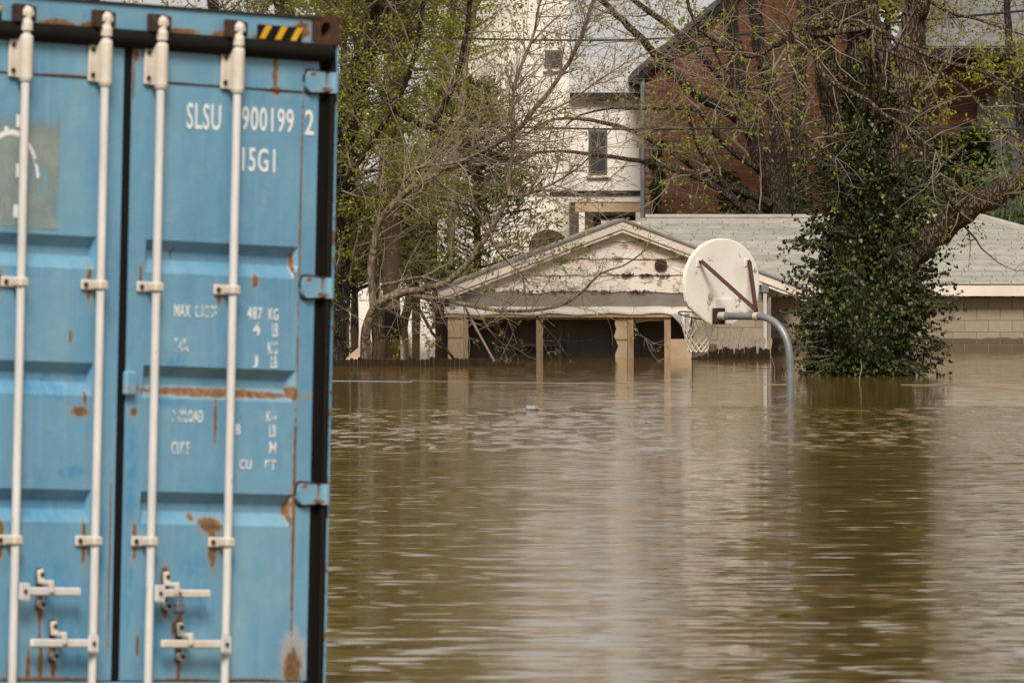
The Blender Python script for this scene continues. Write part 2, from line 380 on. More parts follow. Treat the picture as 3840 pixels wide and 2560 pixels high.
def water_mat():
    t = NT('flood_water')
    pos = t.n('ShaderNodeNewGeometry').outputs['Position']
    sep = t.n('ShaderNodeSeparateXYZ'); t.l(pos, sep.inputs[0])
    def mapped(sx, sy, off=0.0):
        mp = t.n('ShaderNodeMapping'); t.l(pos, mp.inputs['Vector']); mp.inputs['Scale'].default_value = (sx, sy, 1); mp.inputs['Location'].default_value = (off, off * 1.7, 0)
        return mp.outputs[0]
    def slope(vec, scale, detail, amp):
        c = t.noise(vec, scale, detail, 0.55, 0.0, True)
        s = t.n('ShaderNodeVectorMath'); s.operation = 'SUBTRACT'; t.l(c, s.inputs[0]); s.inputs[1].default_value = (0.5, 0.5, 0.5)
        m = t.n('ShaderNodeVectorMath'); m.operation = 'SCALE'; t.l(s.outputs[0], m.inputs[0]); t.put(m.inputs['Scale'], amp)
        return m.outputs[0]
    y = sep.outputs[1]
    patch = t.noise(mapped(0.10, 0.045, 3.0), 1.0, 3.0, 0.5)
    # wind ruffles a band of open water; it lies calm in the lee of the tree and the houses
    yj = t.math('ADD', y, t.math('MULTIPLY', t.math('SUBTRACT', patch, 0.5), 14.0))
    calm = t.sstep(yj, 104.5, 108.5)
    gust = t.math('MULTIPLY', t.sstep(yj, 80.0, 95.0), t.math('SUBTRACT', 1.0, calm))
    wind = t.math('SUBTRACT', 1.0, t.math('MULTIPLY', calm, 0.78))
    streaks = t.sstep(t.noise(mapped(0.7, 0.25, 7.0), 1.0, 3.0, 0.55), 0.35, 0.65)
    fine = t.math('ADD', t.math('MULTIPLY', wind, t.math('ADD', 0.022, t.math('MULTIPLY', streaks, 0.05))), t.math('MULTIPLY', gust, 0.26))
    a = slope(mapped(2.6, 3.1), 1.0, 0.8, t.math('MULTIPLY', wind, 0.13))
    l = slope(mapped(2.0, 1.35, 31.0), 1.0, 0.4, t.math('MULTIPLY', wind, 0.04))
    la = t.n('ShaderNodeVectorMath'); la.operation = 'ADD'; t.l(a, la.inputs[0]); t.l(l, la.inputs[1]); a = la.outputs[0]
    b = slope(mapped(4.5, 5.5, 5.0), 1.0, 2.0, t.math('MULTIPLY', fine, 0.9))
    c = slope(mapped(11.0, 14.0, 9.0), 1.0, 2.0, t.math('MULTIPLY', fine, 0.9))
    d = slope(mapped(5.0, 1.0, 13.0), 1.0, 2.0, t.math('MULTIPLY', gust, 0.70))
    # crests steep enough to catch the high sky
    crest = t.math('ADD', t.sstep(t.noise(mapped(2.4, 3.0, 21.0), 1.0, 2.0, 0.6), 0.59, 0.68), t.math('MULTIPLY', gust, t.sstep(t.noise(mapped(5.0, 1.1, 27.0), 1.0, 2.0, 0.6), 0.54, 0.66)))
    ce = t.n('ShaderNodeCombineXYZ'); t.l(t.math('MULTIPLY', t.math('MULTIPLY', crest, wind), -0.075), ce.inputs[1])
    dd = t.n('ShaderNodeVectorMath'); dd.operation = 'ADD'; t.l(d, dd.inputs[0]); t.l(ce.outputs[0], dd.inputs[1]); d = dd.outputs[0]
    a0 = t.n('ShaderNodeVectorMath'); a0.operation = 'ADD'; t.l(a, a0.inputs[0]); t.l(d, a0.inputs[1]); a = a0.outputs[0]
    ad = t.n('ShaderNodeVectorMath'); ad.operation = 'ADD'; t.l(a, ad.inputs[0]); t.l(b, ad.inputs[1])
    ad2 = t.n('ShaderNodeVectorMath'); ad2.operation = 'ADD'; t.l(ad.outputs[0], ad2.inputs[0]); t.l(c, ad2.inputs[1])
    mul = t.n('ShaderNodeVectorMath'); mul.operation = 'MULTIPLY'; t.l(ad2.outputs[0], mul.inputs[0]); mul.inputs[1].default_value = (0.45, 1.0, 0.0)
    ad3 = t.n('ShaderNodeVectorMath'); ad3.operation = 'ADD'; t.l(mul.outputs[0], ad3.inputs[0]); ad3.inputs[1].default_value = (0, 0, 1)
    nm = t.n('ShaderNodeVectorMath'); nm.operation = 'NORMALIZE'; t.l(ad3.outputs[0], nm.inputs[0])
    mud = t.noise(mapped(0.3, 0.08, 1.0), 1.0, 3.0)
    p = t.bsdf(t.ramp(mud, [(0.3, (0.12, 0.069, 0.012)), (0.7, (0.15, 0.088, 0.018))]), 0.06)
    p.inputs['IOR'].default_value = 1.33
    t.l(nm.outputs[0], p.inputs['Normal'])
    return t.end(p)
wv = [(-900, -20, 0), (900, -20, 0), (900, 345, 0), (-900, 345, 0)]
water = link(bpy.data.objects.new('water', mesh_data('water', wv, [(0, 1, 2, 3)], water_mat())))
tag(water, 'wide brown rippled flood water', 'water', kind='structure')

# ------------------------------------------------------------------ shipping container (local: x across the doors, y inwards, z up)
def blob_mask(t, co, blobs, nscale=42.0, warp=0.05):
    """ragged stains at given places: (x, z, half width, half height)"""
    sep = t.n('ShaderNodeSeparateXYZ'); t.l(co, sep.inputs[0])
    nc = t.noise(co, nscale, 6.0, 0.65, 0.0, True)
    ns = t.n('ShaderNodeSeparateXYZ'); t.l(nc, ns.inputs[0])
    jag = t.math('MULTIPLY', t.math('SUBTRACT', ns.outputs[0], 0.5), 1.5)
    tot = None
    for (x, z, hx, hz) in blobs:
        dx = t.math('MULTIPLY', t.math('SUBTRACT', sep.outputs[0], x), 1.0 / hx)
        dz = t.math('MULTIPLY', t.math('SUBTRACT', sep.outputs[2], z), 1.0 / hz)
        d = t.math('SQRT', t.math('ADD', t.math('MULTIPLY', dx, dx), t.math('MULTIPLY', dz, dz)))
        tot = d if tot is None else t.math('MINIMUM', tot, d)
    return t.math('ADD', tot, jag)

def container_paint(name, rust, scuff, general=0.70, grey=None):
    t = NT(name); co = t.coord('Object')
    fade = t.noise(t.coord('Object', (1, 1, 0.35)), 2.4, 5.0, 0.6)
    col = t.ramp(fade, [(0.30, (0.10, 0.265, 0.435)), (0.5, (0.14, 0.33, 0.495)), (0.72, (0.205, 0.395, 0.53))])
    streak = t.noise(t.coord('Object', (9, 9, 0.5)), 3.0, 4.0)
    col = t.mix(t.math('MULTIPLY', t.sstep(streak, 0.5, 0.75), 0.35), col, (0.24, 0.40, 0.49))
    grime = t.noise(t.coord('Object', (14, 14, 0.7)), 2.0, 6.0, 0.65)
    col = t.mix(t.math('MULTIPLY', t.sstep(grime, 0.52, 0.80), 0.30), col, (0.115, 0.20, 0.25))
    chalk = t.noise(co, 7.0, 8.0, 0.7)
    col = t.mix(t.math('MULTIPLY', t.sstep(chalk, 0.48, 0.70), 0.30), col, (0.27, 0.42, 0.50))
    scr = t.noise(t.coord('Object', (5, 5, 40)), 3.0, 5.0, 0.6)
    col = t.mix(t.math('MULTIPLY', t.math('MULTIPLY', t.sstep(scr, 0.66, 0.70), t.sstep(chalk, 0.5, 0.6)), 0.5), col, (0.30, 0.43, 0.50))
    if scuff:
        m = t.sstep(blob_mask(t, t.coord('Object'), scuff, 16.0), 1.25, 0.35)
        m = t.math('MULTIPLY', m, t.sstep(t.noise(t.coord('Object', (1, 1, 0.6)), 24.0, 6.0, 0.7), 0.35, 0.6))
        col = t.mix(t.math('MULTIPLY', m, 0.8), col, (0.06, 0.25, 0.46))
    if grey:
        col = t.mix(t.math('MULTIPLY', t.sstep(blob_mask(t, co, grey, 20.0), 1.2, 0.6), 0.85), col, (0.40, 0.41, 0.46))
    n = t.noise(co, 11.0, 9.0, 0.72)
    rm = t.sstep(n, general, general + 0.03)
    if rust:
        dist = blob_mask(t, co, rust)
        rm = t.math('MAXIMUM', rm, t.sstep(dist, 1.0, 0.75))
        halo = t.math('MULTIPLY', t.sstep(dist, 1.7, 1.0), 0.45)
        col = t.mix(halo, col, (0.30, 0.27, 0.20))
    rc = t.ramp(t.noise(co, 40.0, 6.0), [(0.3, (0.085, 0.042, 0.022)), (0.7, (0.27, 0.145, 0.065))])
    col = t.mix(rm, col, rc)
    return t.end(t.bsdf(col, t.math('ADD', 0.48, t.math('MULTIPLY', rm, 0.4)), 0.0, t.math('ADD', t.math('ADD', t.math('MULTIPLY', rm, -0.5), t.noise(co, 60.0, 3.0)), t.math('MULTIPLY', t.noise(t.coord('Object', (1, 1, 0.7)), 4.0, 2.0), 7.0)), 0.35, 0.004))

rust_right = [(0.55, 1.328, 0.52, 0.020), (1.0, 1.335, 0.025, 0.03), (0.855, 2.66, 0.016, 0.10), (0.86, 2.575, 0.03, 0.02), (0.04, 2.68, 0.02, 0.03), (0.03, 2.57, 0.006, 0.10),
              (1.022, 2.10, 0.006, 0.55), (1.022, 1.50, 0.006, 0.10), (1.018, 0.80, 0.010, 0.5), (0.995, 0.86, 0.014, 0.07), (0.995, 1.88, 0.008, 0.07), (0.53, 0.79, 0.075, 0.035), (0.545, 0.70, 0.03, 0.09),
              (0.275, 0.57, 0.026, 0.06), (0.275, 0.44, 0.016, 0.04), (0.36, 0.37, 0.026, 0.06), (0.36, 0.20, 0.013, 0.06), (0.325, 0.37, 0.012, 0.035), (1.03, 0.20, 0.055, 0.10), (1.05, 2.72, 0.05, 0.02),
              (0.095, 1.78, 0.010, 0.06), (0.55, 1.73, 0.016, 0.05), (0.76, 1.79, 0.02, 0.03), (0.07, 1.24, 0.02, 0.02), (0.545, 1.22, 0.010, 0.10), (0.09, 0.72, 0.016, 0.08), (0.30, 1.89, 0.008, 0.03),
              (0.40, 0.155, 0.2, 0.012), (0.80, 0.155, 0.2, 0.012), (0.43, 0.82, 0.018, 0.02), (0.12, 0.30, 0.01, 0.05), (0.9, 2.575, 0.14, 0.006), (0.3, 2.578, 0.12, 0.005)]
rust_left = [(-0.24, 1.235, 0.05, 0.022), (-0.21, 1.29, 0.010, 0.035), (-0.30, 1.535, 0.009, 0.03), (-0.44, 0.43, 0.018, 0.05), (-0.44, 0.35, 0.007, 0.06), (-0.50, 0.20, 0.016, 0.08), (-0.43, 0.22, 0.016, 0.09),
             (-0.36, 0.22, 0.018, 0.06), (-0.20, 1.75, 0.016, 0.08), (-0.20, 0.71, 0.016, 0.09), (-0.67, 0.72, 0.02, 0.09), (-0.70, 1.74, 0.010, 0.05), (-0.33, 2.577, 0.16, 0.007), (-0.60, 0.18, 0.02, 0.08),
             (-0.14, 1.33, 0.02, 0.04), (-0.05, 0.62, 0.006, 0.4), (-0.40, 0.16, 0.3, 0.01)]
scuff_right = [(0.06, 1.0, 0.05, 0.28), (0.42, 0.46, 0.16, 0.12), (0.22, 0.34, 0.10, 0.14), (0.45, 0.62, 0.12, 0.06), (0.30, 1.45, 0.07, 0.06), (0.14, 0.80, 0.05, 0.03), (0.06, 0.55, 0.03, 0.25), (0.25, 1.29, 0.14, 0.03)]
scuff_left = [(-0.45, 1.33, 0.22, 0.07), (-0.45, 0.84, 0.25, 0.06), (-0.40, 0.55, 0.16, 0.10), (-0.30, 0.33, 0.06, 0.10), (-0.27, 0.99, 0.10, 0.03), (-0.25, 0.21, 0.08, 0.08), (-0.1, 0.7, 0.03, 0.2)]
M['paint_right'] = container_paint('paint_right', rust_right, scuff_right, 0.70, [(1.035, 0.255, 0.085, 0.12)])
M['paint_left'] = container_paint('paint_left', rust_left, scuff_left)
M['paint'] = container_paint('paint', [], [], 0.66)
M['paint_edge'] = container_paint('paint_edge', [], [], 0.54)
M['paint_header'] = container_paint('paint_header', [(x, 2.785, 0.10, 0.018) for x in (-0.42, -0.2, 0.3, 0.55, 0.8)] + [(1.0, 2.83, 0.05, 0.04)], [], 0.66)
M['rubber'] = plain('rubber', (0.006, 0.006, 0.006), (0.010, 0.009, 0.008), 0.8, 8.0, spec=0.12)
M['rod_paint'] = plain('rod_paint', (0.65, 0.645, 0.64), (0.53, 0.52, 0.515), 0.7, 6.0, stretch=(3, 3, 0.8), spot=(0.33, 0.27, 0.22), spot_lo=0.64, spot_scale=9.0, spec=0.25)
M['bracket_paint'] = plain('bracket_paint', (0.66, 0.62, 0.57), (0.52, 0.46, 0.385), 0.7, 9.0, spot=(0.14, 0.06, 0.03), spot_lo=0.62, spot_scale=12.0)
M['post_black'] = plain('post_black', (0.007, 0.007, 0.007), (0.012, 0.010, 0.008), 0.6, 4.0, spot=(0.07, 0.03, 0.015), spot_lo=0.6, spot_scale=9.0, stretch=(1, 1, 0.4), spec=0.12)
M['yellow'] = plain('yellow', (0.75, 0.44, 0.015), (0.62, 0.34, 0.01), 0.55, 12.0)
M['black_tape'] = plain('black_tape', (0.010, 0.010, 0.010), None, 0.6, spec=0.15)
M['steel'] = plain('steel', (0.35, 0.34, 0.33), (0.2, 0.2, 0.21), 0.3, 12.0, 0.9)

def letter_mat(name, wear, col=(0.80, 0.82, 0.83)):
    t = NT(name); co = t.coord('World', (1, 1, 1))
    n = t.noise(co, 55.0, 4.0, 0.6)
    big = t.noise(co, 9.0, 2.0)
    f = t.sstep(t.math('ADD', t.math('MULTIPLY', n, 0.6), t.math('MULTIPLY', big, 0.5)), wear, wear + 0.05)
    p = t.bsdf(col, 0.6); tr = t.n('ShaderNodeBsdfTransparent'); mx = t.n('ShaderNodeMixShader')
    t.l(f, mx.inputs[0]); t.l(tr.outputs[0], mx.inputs[1]); t.l(p.outputs[0], mx.inputs[2])
    return t.end(mx, 'Shader')
M['letter'] = letter_mat('letter', 0.36)
M['letter_worn'] = letter_mat('letter_worn', 0.41)
M['letter_ghost'] = letter_mat('letter_ghost', 0.475)

box_root = empty('shipping_container', (-1.60121, 38.7092, -0.00526))
box_root.rotation_mode = 'YXZ'
box_root.rotation_euler = (math.radians(-0.3062), math.radians(2.0607), math.radians(47.6415))
tag(box_root, 'blue steel shipping container with rusty doors and white locking rods', 'container')
CB = box_root
def cyl(a, b, r, n=14): return MB().tube([a, b], r, n)

def door_leaf(u0, u1, g0, g1, mat, name):
    W = [0.16]
    for c in (0.855, 1.365, 1.873): W += [c - 0.066, c - 0.012, c + 0.022, c + 0.066]
    W += [2.705]
    e1 = 0.03 if u0 > 0 else 0.004
    U = [u0, g0, g0 + 0.004, g1 - e1, g1, u1]
    vs = []; fs = []
    for w in W:
        for u in U:
            dy = 0.0
            for c in (0.855, 1.365, 1.873):
                if abs(w - (c - 0.012)) < 1e-6 or abs(w - (c + 0.022)) < 1e-6:
                    if g0 + 0.003 < u < g1 - 0.003: dy = 0.038
            vs.append((u, dy, w))
    n = len(U)
    for j in range(len(W) - 1):
        for i in range(n - 1): fs.append((j * n + i, j * n + i + 1, (j + 1) * n + i + 1, (j + 1) * n + i))
    m = MB().add(vs, fs)
    nb = len(m.v)
    # returns of the leaf edges
    for (x, s) in ((u0, 1), (u1, -1)):
        m.box((x if s > 0 else x - 0.004, 0.0005, 0.16), (x + 0.004 if s > 0 else x, 0.05, 2.705))
    m.box((u0, 0.0, 2.7055), (u1, 0.05, 2.709)); m.box((u0, 0.0, 0.156), (u1, 0.05, 0.1595))
    return m.build(name, mat, CB)
dl = door_leaf(-1.125, -0.028, -1.02, -0.165, M['paint_left'], 'door')
dr = door_leaf(0.022, 1.115, 0.118, 1.015, M['paint_right'], 'door')
tag(dr, 'door with white stencilled number and rusty ledge')
box('weld_seam', (-1.02, -0.0045, 2.574), (-0.165, -0.0005, 2.579), M['rust_dark'], dl)
box('weld_seam', (0.118, -0.0045, 2.576), (1.018, -0.0005, 2.581), M['rust_dark'], dr)
box('weld_seam', (1.0185, -0.004, 0.17), (1.022, -0.0005, 2.70), M['paint_right'], dr)
box('door_gasket', (-0.0275, 0.004, 0.165), (0.0215, 0.03, 2.7), M['rubber'], CB)
MB().tube([(-1.16, -0.006, 2.742), (1.17, -0.006, 2.742)], 0.037, 12).build('header_gasket', M['rubber'], CB, True)
box('header', (-1.115, -0.006, 2.776), (1.115, 0.10, 2.882), M['paint_header'], CB, 0.006)
box('header_flange', (-1.115, -0.016, 2.8825), (1.115, 0.12, 2.889), M['rust_dark'], CB)
box('sill', (-1.1, -0.004, 0.0), (1.1, 0.10, 0.150), M['paint'], CB, 0.006)
for s in (-1, 1):
    c = 1.219 * s
    po = box('corner_post', (min(c, c - 0.05 * s), 0.0, 0.12), (max(c, c - 0.05 * s), 0.16, 2.777), M['post_black'], CB)
    tag(po, 'black rusty corner post beside the hinges')
    box('post_edge', (min(c - 0.004 * s, c + 0.004 * s), -0.006, 0.12), (max(c - 0.004 * s, c + 0.004 * s), -0.0005, 2.777), M['paint_edge'], po)
    box('hinge_gasket', (min(c - 0.052 * s, c - 0.103 * s), 0.012, 0.12), (max(c - 0.052 * s, c - 0.103 * s), 0.04, 2.70), M['rubber'], CB)
    MB().tube([(c - 0.035 * s, -0.008, 0.15), (c - 0.035 * s, -0.008, 2.70)], 0.011, 10).build('hinge_pin', M['post_black'], CB, True)
    for zb, zt in ((0.0, 0.118), (2.778, 2.896)):
        x0, x1 = sorted((c + 0.003 * s, c - 0.159 * s))
        cs = MB()
        cx = (x0 + x1) / 2; mz = (zb + zt) / 2
        # casting with an oval hole in its front: ring of quads round the hole
        ring = [(cx + 0.032 * math.cos(a), mz + 0.036 * math.sin(a)) for a in np.linspace(0, 2 * math.pi, 16, endpoint=False)]
        outer = []
        for a in np.linspace(0, 2 * math.pi, 16, endpoint=False):
            ca, sa = math.cos(a), math.sin(a); k = 1.0 / max(abs(ca) / (x1 - cx), abs(sa) / (zt - mz)); outer.append((cx + ca * k, mz + sa * k))
        vs = [(x, -0.012, z) for x, z in outer] + [(x, -0.012, z) for x, z in ring] + [(x, 0.05, z) for x, z in ring]
        fs = [(k, (k + 1) % 16, 16 + (k + 1) % 16, 16 + k) for k in range(16)] + [(16 + k, 16 + (k + 1) % 16, 32 + (k + 1) % 16, 32 + k) for k in range(16)]
        cs.add(vs, fs)
        cs.box((x0, 0.05, zb), (x1, 0.168, zt)); cs.box((x0, -0.0118, zt - 0.003), (x1, 0.0499, zt)); cs.box((x0, -0.0118, zb), (x1, 0.0499, zb + 0.003))
        cs.box((x0, -0.0118, zb + 0.0031), (x0 + 0.003, 0.0499, zt - 0.0031)); cs.box((x1 - 0.003, -0.0118, zb + 0.0031), (x1, 0.0499, zt - 0.0031))
        cs.build('corner_casting', M['rust'], CB)
# body behind the doors: corrugated sides, roof, back
L = 2.99
def corr_wall(x, sgn):
    vs = []; fs = []; y = 0.17; k = 0
    prof = []
    while y < L - 0.17:
        prof += [(y, 0.0), (y + 0.07, 0.0), (y + 0.14, 0.036), (y + 0.21, 0.036)]; y += 0.278
    prof = [p for p in prof if p[0] < L - 0.16] + [(L - 0.16, 0.0)]
    for (yy, d) in prof: vs += [(x - sgn * d, yy, 0.12), (x - sgn * d, yy, 2.78)]
    for i in range(len(prof) - 1): fs.append((2 * i, 2 * i + 1, 2 * i + 3, 2 * i + 2))
    return MB().add(vs, fs).build('side_wall', M['paint'], CB)
corr_wall(1.2, 1); corr_wall(-1.2, -1)
box('roof', (-1.12, 0.13, 2.86), (1.12, L - 0.05, 2.872), M['paint'], CB)
box('back_wall', (-1.18, L - 0.05, 0.1), (1.18, L, 2.86), M['paint'], CB)
for s in (-1, 1):
    c = 1.219 * s
    box('bottom_rail', (min(c, c - 0.05 * s), 0.1605, 0.0), (max(c, c - 0.05 * s), L - 0.001, 0.1195), M['paint'], CB)
    box('top_rail', (min(c, c - 0.06 * s), 0.1685, 2.7805), (max(c, c - 0.06 * s), L - 0.001, 2.89), M['paint'], CB)
# rods, brackets, guides, handles
ROD_Y = -0.042
rods = (-0.628, -0.178, 0.142, 0.588)
br_plate = MB().box((-0.062, -0.016, -0.078), (0.052, -0.0005, 0.078), 0.004).tube([(0, ROD_Y, -0.092), (0, ROD_Y, -0.078), (0, ROD_Y, 0.078), (0, ROD_Y, 0.092)], [0.024, 0.028, 0.028, 0.024], 14)
br_plate.box((-0.027, ROD_Y, -0.0775), (0.027, -0.0155, 0.0775))
br_me = mesh_data('rod_bracket', br_plate.v, br_plate.f, M['bracket_paint'])
gd = MB().box((-0.075, -0.012, -0.021), (0.052, -0.0005, 0.021), 0.004).box((-0.026, ROD_Y - 0.023, -0.0205), (0.026, -0.0125, 0.0205), 0.008)
gd_me = mesh_data('rod_guide', gd.v, gd.f, M['bracket_paint'])
bt = MB().tube([(0, 0, 0), (0, -0.006, 0)], 0.0105, 10); bt_me = mesh_data('bolt', bt.v, bt.f, M['rust_dark'])
for i, u in enumerate(rods):
    MB().tube([(u, ROD_Y, 0.13), (u, ROD_Y, 2.745)], 0.0172, 16).build('locking_rod', M['rod_paint'], CB, True)
    cam = MB().tube([(u, ROD_Y, 2.7455), (u, ROD_Y, 2.775), (u, ROD_Y, 2.79), (u + 0.004, ROD_Y, 2.82), (u + 0.012, ROD_Y - 0.004, 2.838)], [0.026, 0.026, 0.019, 0.021, 0.016], 12)
    cam.box((u - 0.03, ROD_Y - 0.016, 2.8), (u + 0.03, ROD_Y + 0.012, 2.828), 0.006)
    cam.build('rod_cam', M['bracket_paint'], CB)
    kp = MB().box((u - 0.055, -0.055, 2.775), (u - 0.028, -0.0065, 2.85), 0.006).box((u + 0.034, -0.05, 2.785), (u + 0.052, -0.0065, 2.845), 0.005).box((u - 0.05, -0.022, 2.828), (u + 0.05, -0.0066, 2.852), 0.004)
    kp.build('cam_keeper', M['rust_dark'], CB)
    b = shared('rod_bracket', br_me, CB, (u, 0, 2.636 + 0.003 * i))
    for bx in (-0.045, 0.041):
        for bz in (-0.052, 0.052): shared('bolt', bt_me, b, (bx, -0.0165, bz))
    for zz in (1.742, 0.714):
        g = shared('rod_guide', gd_me, CB, (u, 0, zz + 0.002 * i))
        for bx in (-0.055, 0.043): shared('bolt', bt_me, g, (bx, -0.0125, 0))
def handle(u_rod, u_end, z, u_hasp, mat):
    s = 1 if u_end > u_rod else -1
    h = MB().box((min(u_rod + 0.026 * s, u_end), ROD_Y - 0.026, z - 0.0165), (max(u_rod + 0.026 * s, u_end), ROD_Y - 0.006, z + 0.0165), 0.005)
    o = h.build('handle_bar', mat, CB)
    hb = MB().box((min(u_rod, u_rod + 0.055 * s), ROD_Y - 0.034, z - 0.036), (max(u_rod, u_rod + 0.055 * s), ROD_Y - 0.0265, z + 0.036), 0.006)
    hb.build('handle_hub', M['rod_paint'], o)
    shared('bolt', bt_me, o, (u_rod + 0.028 * s, ROD_Y - 0.0342, z), scale=(0.8, 1, 0.8))
    rl = math.radians(-8)
    Mh = Matrix.Translation((u_hasp, 0, z)) @ Matrix.Rotation(rl, 4, 'Y')
    box('hasp_plate', (u_hasp - 0.019, -0.012, z - 0.074), (u_hasp + 0.017, -0.0005, z + 0.094), M['rust_dark'], CB, 0.006)
    ha = MB().box((-0.0165, -0.030, 0.03), (0.0165, -0.0125, 0.088), 0.006, Mh)
    ha.box((-0.009, ROD_Y - 0.04, -0.006), (0.017, ROD_Y - 0.0268, 0.045), 0.005, Mh)
    ha.box((-0.008, ROD_Y - 0.030, 0.028), (0.015, -0.0255, 0.044), 0.003, Mh)
    MB().tube([(u_hasp - 0.004, -0.0122, z - 0.052), (u_hasp - 0.004, -0.034, z - 0.052)], 0.0165, 12).build('hasp_lug', M['bracket_paint'], CB)
    hs = ha.build('handle_hasp', M['bracket_paint'], CB)
    shared('bolt', bt_me, hs, (u_hasp - 0.008, -0.0265, z + 0.066)); shared('bolt', bt_me, hs, (u_hasp - 0.004, -0.0345, z - 0.052))
handle(rods[0], -0.275, 0.512, -0.452, M['rod_paint'])
handle(rods[1], -0.545, 0.306, -0.372, M['rod_paint'])
tag(CB.children[-1], None)
handle(rods[2], 0.472, 0.510, 0.266, M['bracket_paint'])
handle(rods[3], 0.200, 0.306, 0.352, M['bracket_paint'])
# hinges
hg = MB()
hp = [(-0.095, 0.0)] + [(-0.095 + 0.028 * (1 - math.cos(a)), 0.044 * math.sin(a) ** 0.7) for a in np.linspace(0.3, math.pi / 2, 5)] + [(-0.005, 0.040), (0.02, 0.036), (0.055, 0.036), (0.075, 0.036)]
poly = hp + [(x, -z) for x, z in hp[::-1] if abs(z) > 1e-6]
hg.prism(poly[::-1], -0.020, -0.0005)
hg.tube([(0.062, -0.018, -0.042), (0.062, -0.018, 0.042)], 0.020, 12)
hg_me = mesh_data('hinge', hg.v, hg.f, container_paint('paint_hinge', [(0.02, 0.02, 0.008, 0.03), (0.02, -0.03, 0.03, 0.01), (-0.06, 0.03, 0.02, 0.01)], [], 0.62))
rim = MB().tube([(x * 1.06, -0.003, z * 1.12) for x, z in poly[:1] + poly[1:]], 0.006, 6)
rim_me = mesh_data('hinge_weld', rim.v, rim.f, M['rust_dark'])
for zz in (2.622, 1.775, 0.925, 0.075):
    for s in (1, -1):
        h = shared('hinge', hg_me, CB, (1.122 * s, 0, zz), scale=(s, 1, 1))
        shared('hinge_weld', rim_me, h)
# latch lug on the gap, hazard tape
MB().box((-0.006, -0.03, 1.303), (0.06, -0.0005, 1.405), 0.010).build('latch_lug', M['paint_right'], CB)
for (x0, x1) in ((0.735, 1.0), (-1.0, -0.735)):
    tp = box('hazard_tape', (x0, -0.0085, 2.782), (x1, -0.0065, 2.842), M['black_tape'], CB)
    for k in range(3):
        q = x0 + 0.012 + k * 0.092
        MB().prism([(q, 2.785), (q + 0.034, 2.785), (q + 0.075, 2.8395), (q + 0.038, 2.8395)], -0.0095, -0.0087).build('yellow_stripe', M['yellow'], tp)
# stencilled lettering
def letters(body, x0, x1, z0, z1, mat, parent=None):
    cu = bpy.data.curves.new('lettering', 'FONT'); cu.body = body; cu.extrude = 0.0003; cu.resolution_u = 3; cu.offset = 0.012; cu.space_character = 1.1
    o = bpy.data.objects.new('lettering_curve', cu); COL.objects.link(o)
    bpy.context.view_layer.update()
    me = bpy.data.meshes.new_from_object(o.evaluated_get(bpy.context.evaluated_depsgraph_get()))
    bpy.data.objects.remove(o); bpy.data.curves.remove(cu)
    co = np.zeros(len(me.vertices) * 3); me.vertices.foreach_get('co', co); co = co.reshape(-1, 3)
    lo, hi = co.min(0), co.max(0)
    sx, sz = (x1 - x0) / (hi[0] - lo[0]), (z1 - z0) / (hi[1] - lo[1])
    new = np.stack([x0 + (co[:, 0] - lo[0]) * sx, -0.0022 - co[:, 2] - 0.0003, z0 + (co[:, 1] - lo[1]) * sz], 1)
    me.vertices.foreach_set('co', new.ravel()); me.materials.clear(); me.materials.append(mat); me.update(); me.name = 'lettering'
    return link(bpy.data.objects.new('lettering', me), parent or dr)
letters('SLSU', 0.338, 0.537, 2.396, 2.503, M['letter'])
letters('900199', 0.660, 0.967, 2.404, 2.504, M['letter'])
letters('2', 1.034, 1.088, 2.402, 2.506, M['letter'])
letters('15G1', 0.668, 0.862, 2.238, 2.336, M['letter'])
letters('MAX', 0.290, 0.382, 1.632, 1.682, M['letter_worn'])
letters('GROSS', 0.410, 0.536, 1.632, 1.682, M['letter_ghost'])
letters('487', 0.716, 0.805, 1.633, 1.684, M['letter_worn'])
letters('KG', 0.842, 0.900, 1.633, 1.682, M['letter_worn'])
letters('4', 0.752, 0.795, 1.568, 1.622, M['letter_worn'])
letters('LB', 0.868, 0.900, 1.566, 1.622, M['letter_worn'])
letters('TARE', 0.290, 0.385, 1.492, 1.545, M['letter_ghost'])
letters('KG', 0.842, 0.900, 1.495, 1.545, M['letter_worn'])
letters('J', 0.752, 0.785, 1.437, 1.487, M['letter_ghost'])
letters('LB', 0.862, 0.900, 1.437, 1.487, M['letter_worn'])
letters('PAYLOAD', 0.290, 0.470, 1.205, 1.255, M['letter_ghost'])
letters('KG', 0.842, 0.900, 1.218, 1.26, M['letter_ghost'])
letters('8', 0.66, 0.69, 1.16, 1.205, M['letter_ghost'])
letters('LB', 0.862, 0.900, 1.155, 1.205, M['letter_ghost'])
letters('CUBE', 0.290, 0.395, 1.075, 1.125, M['letter_ghost'])
letters('M', 0.865, 0.905, 1.088, 1.135, M['letter_ghost'])
letters('CU', 0.69, 0.76, 1.02, 1.06, M['letter_ghost'])
letters('FT', 0.84, 0.905, 1.02, 1.06, M['letter_ghost'])
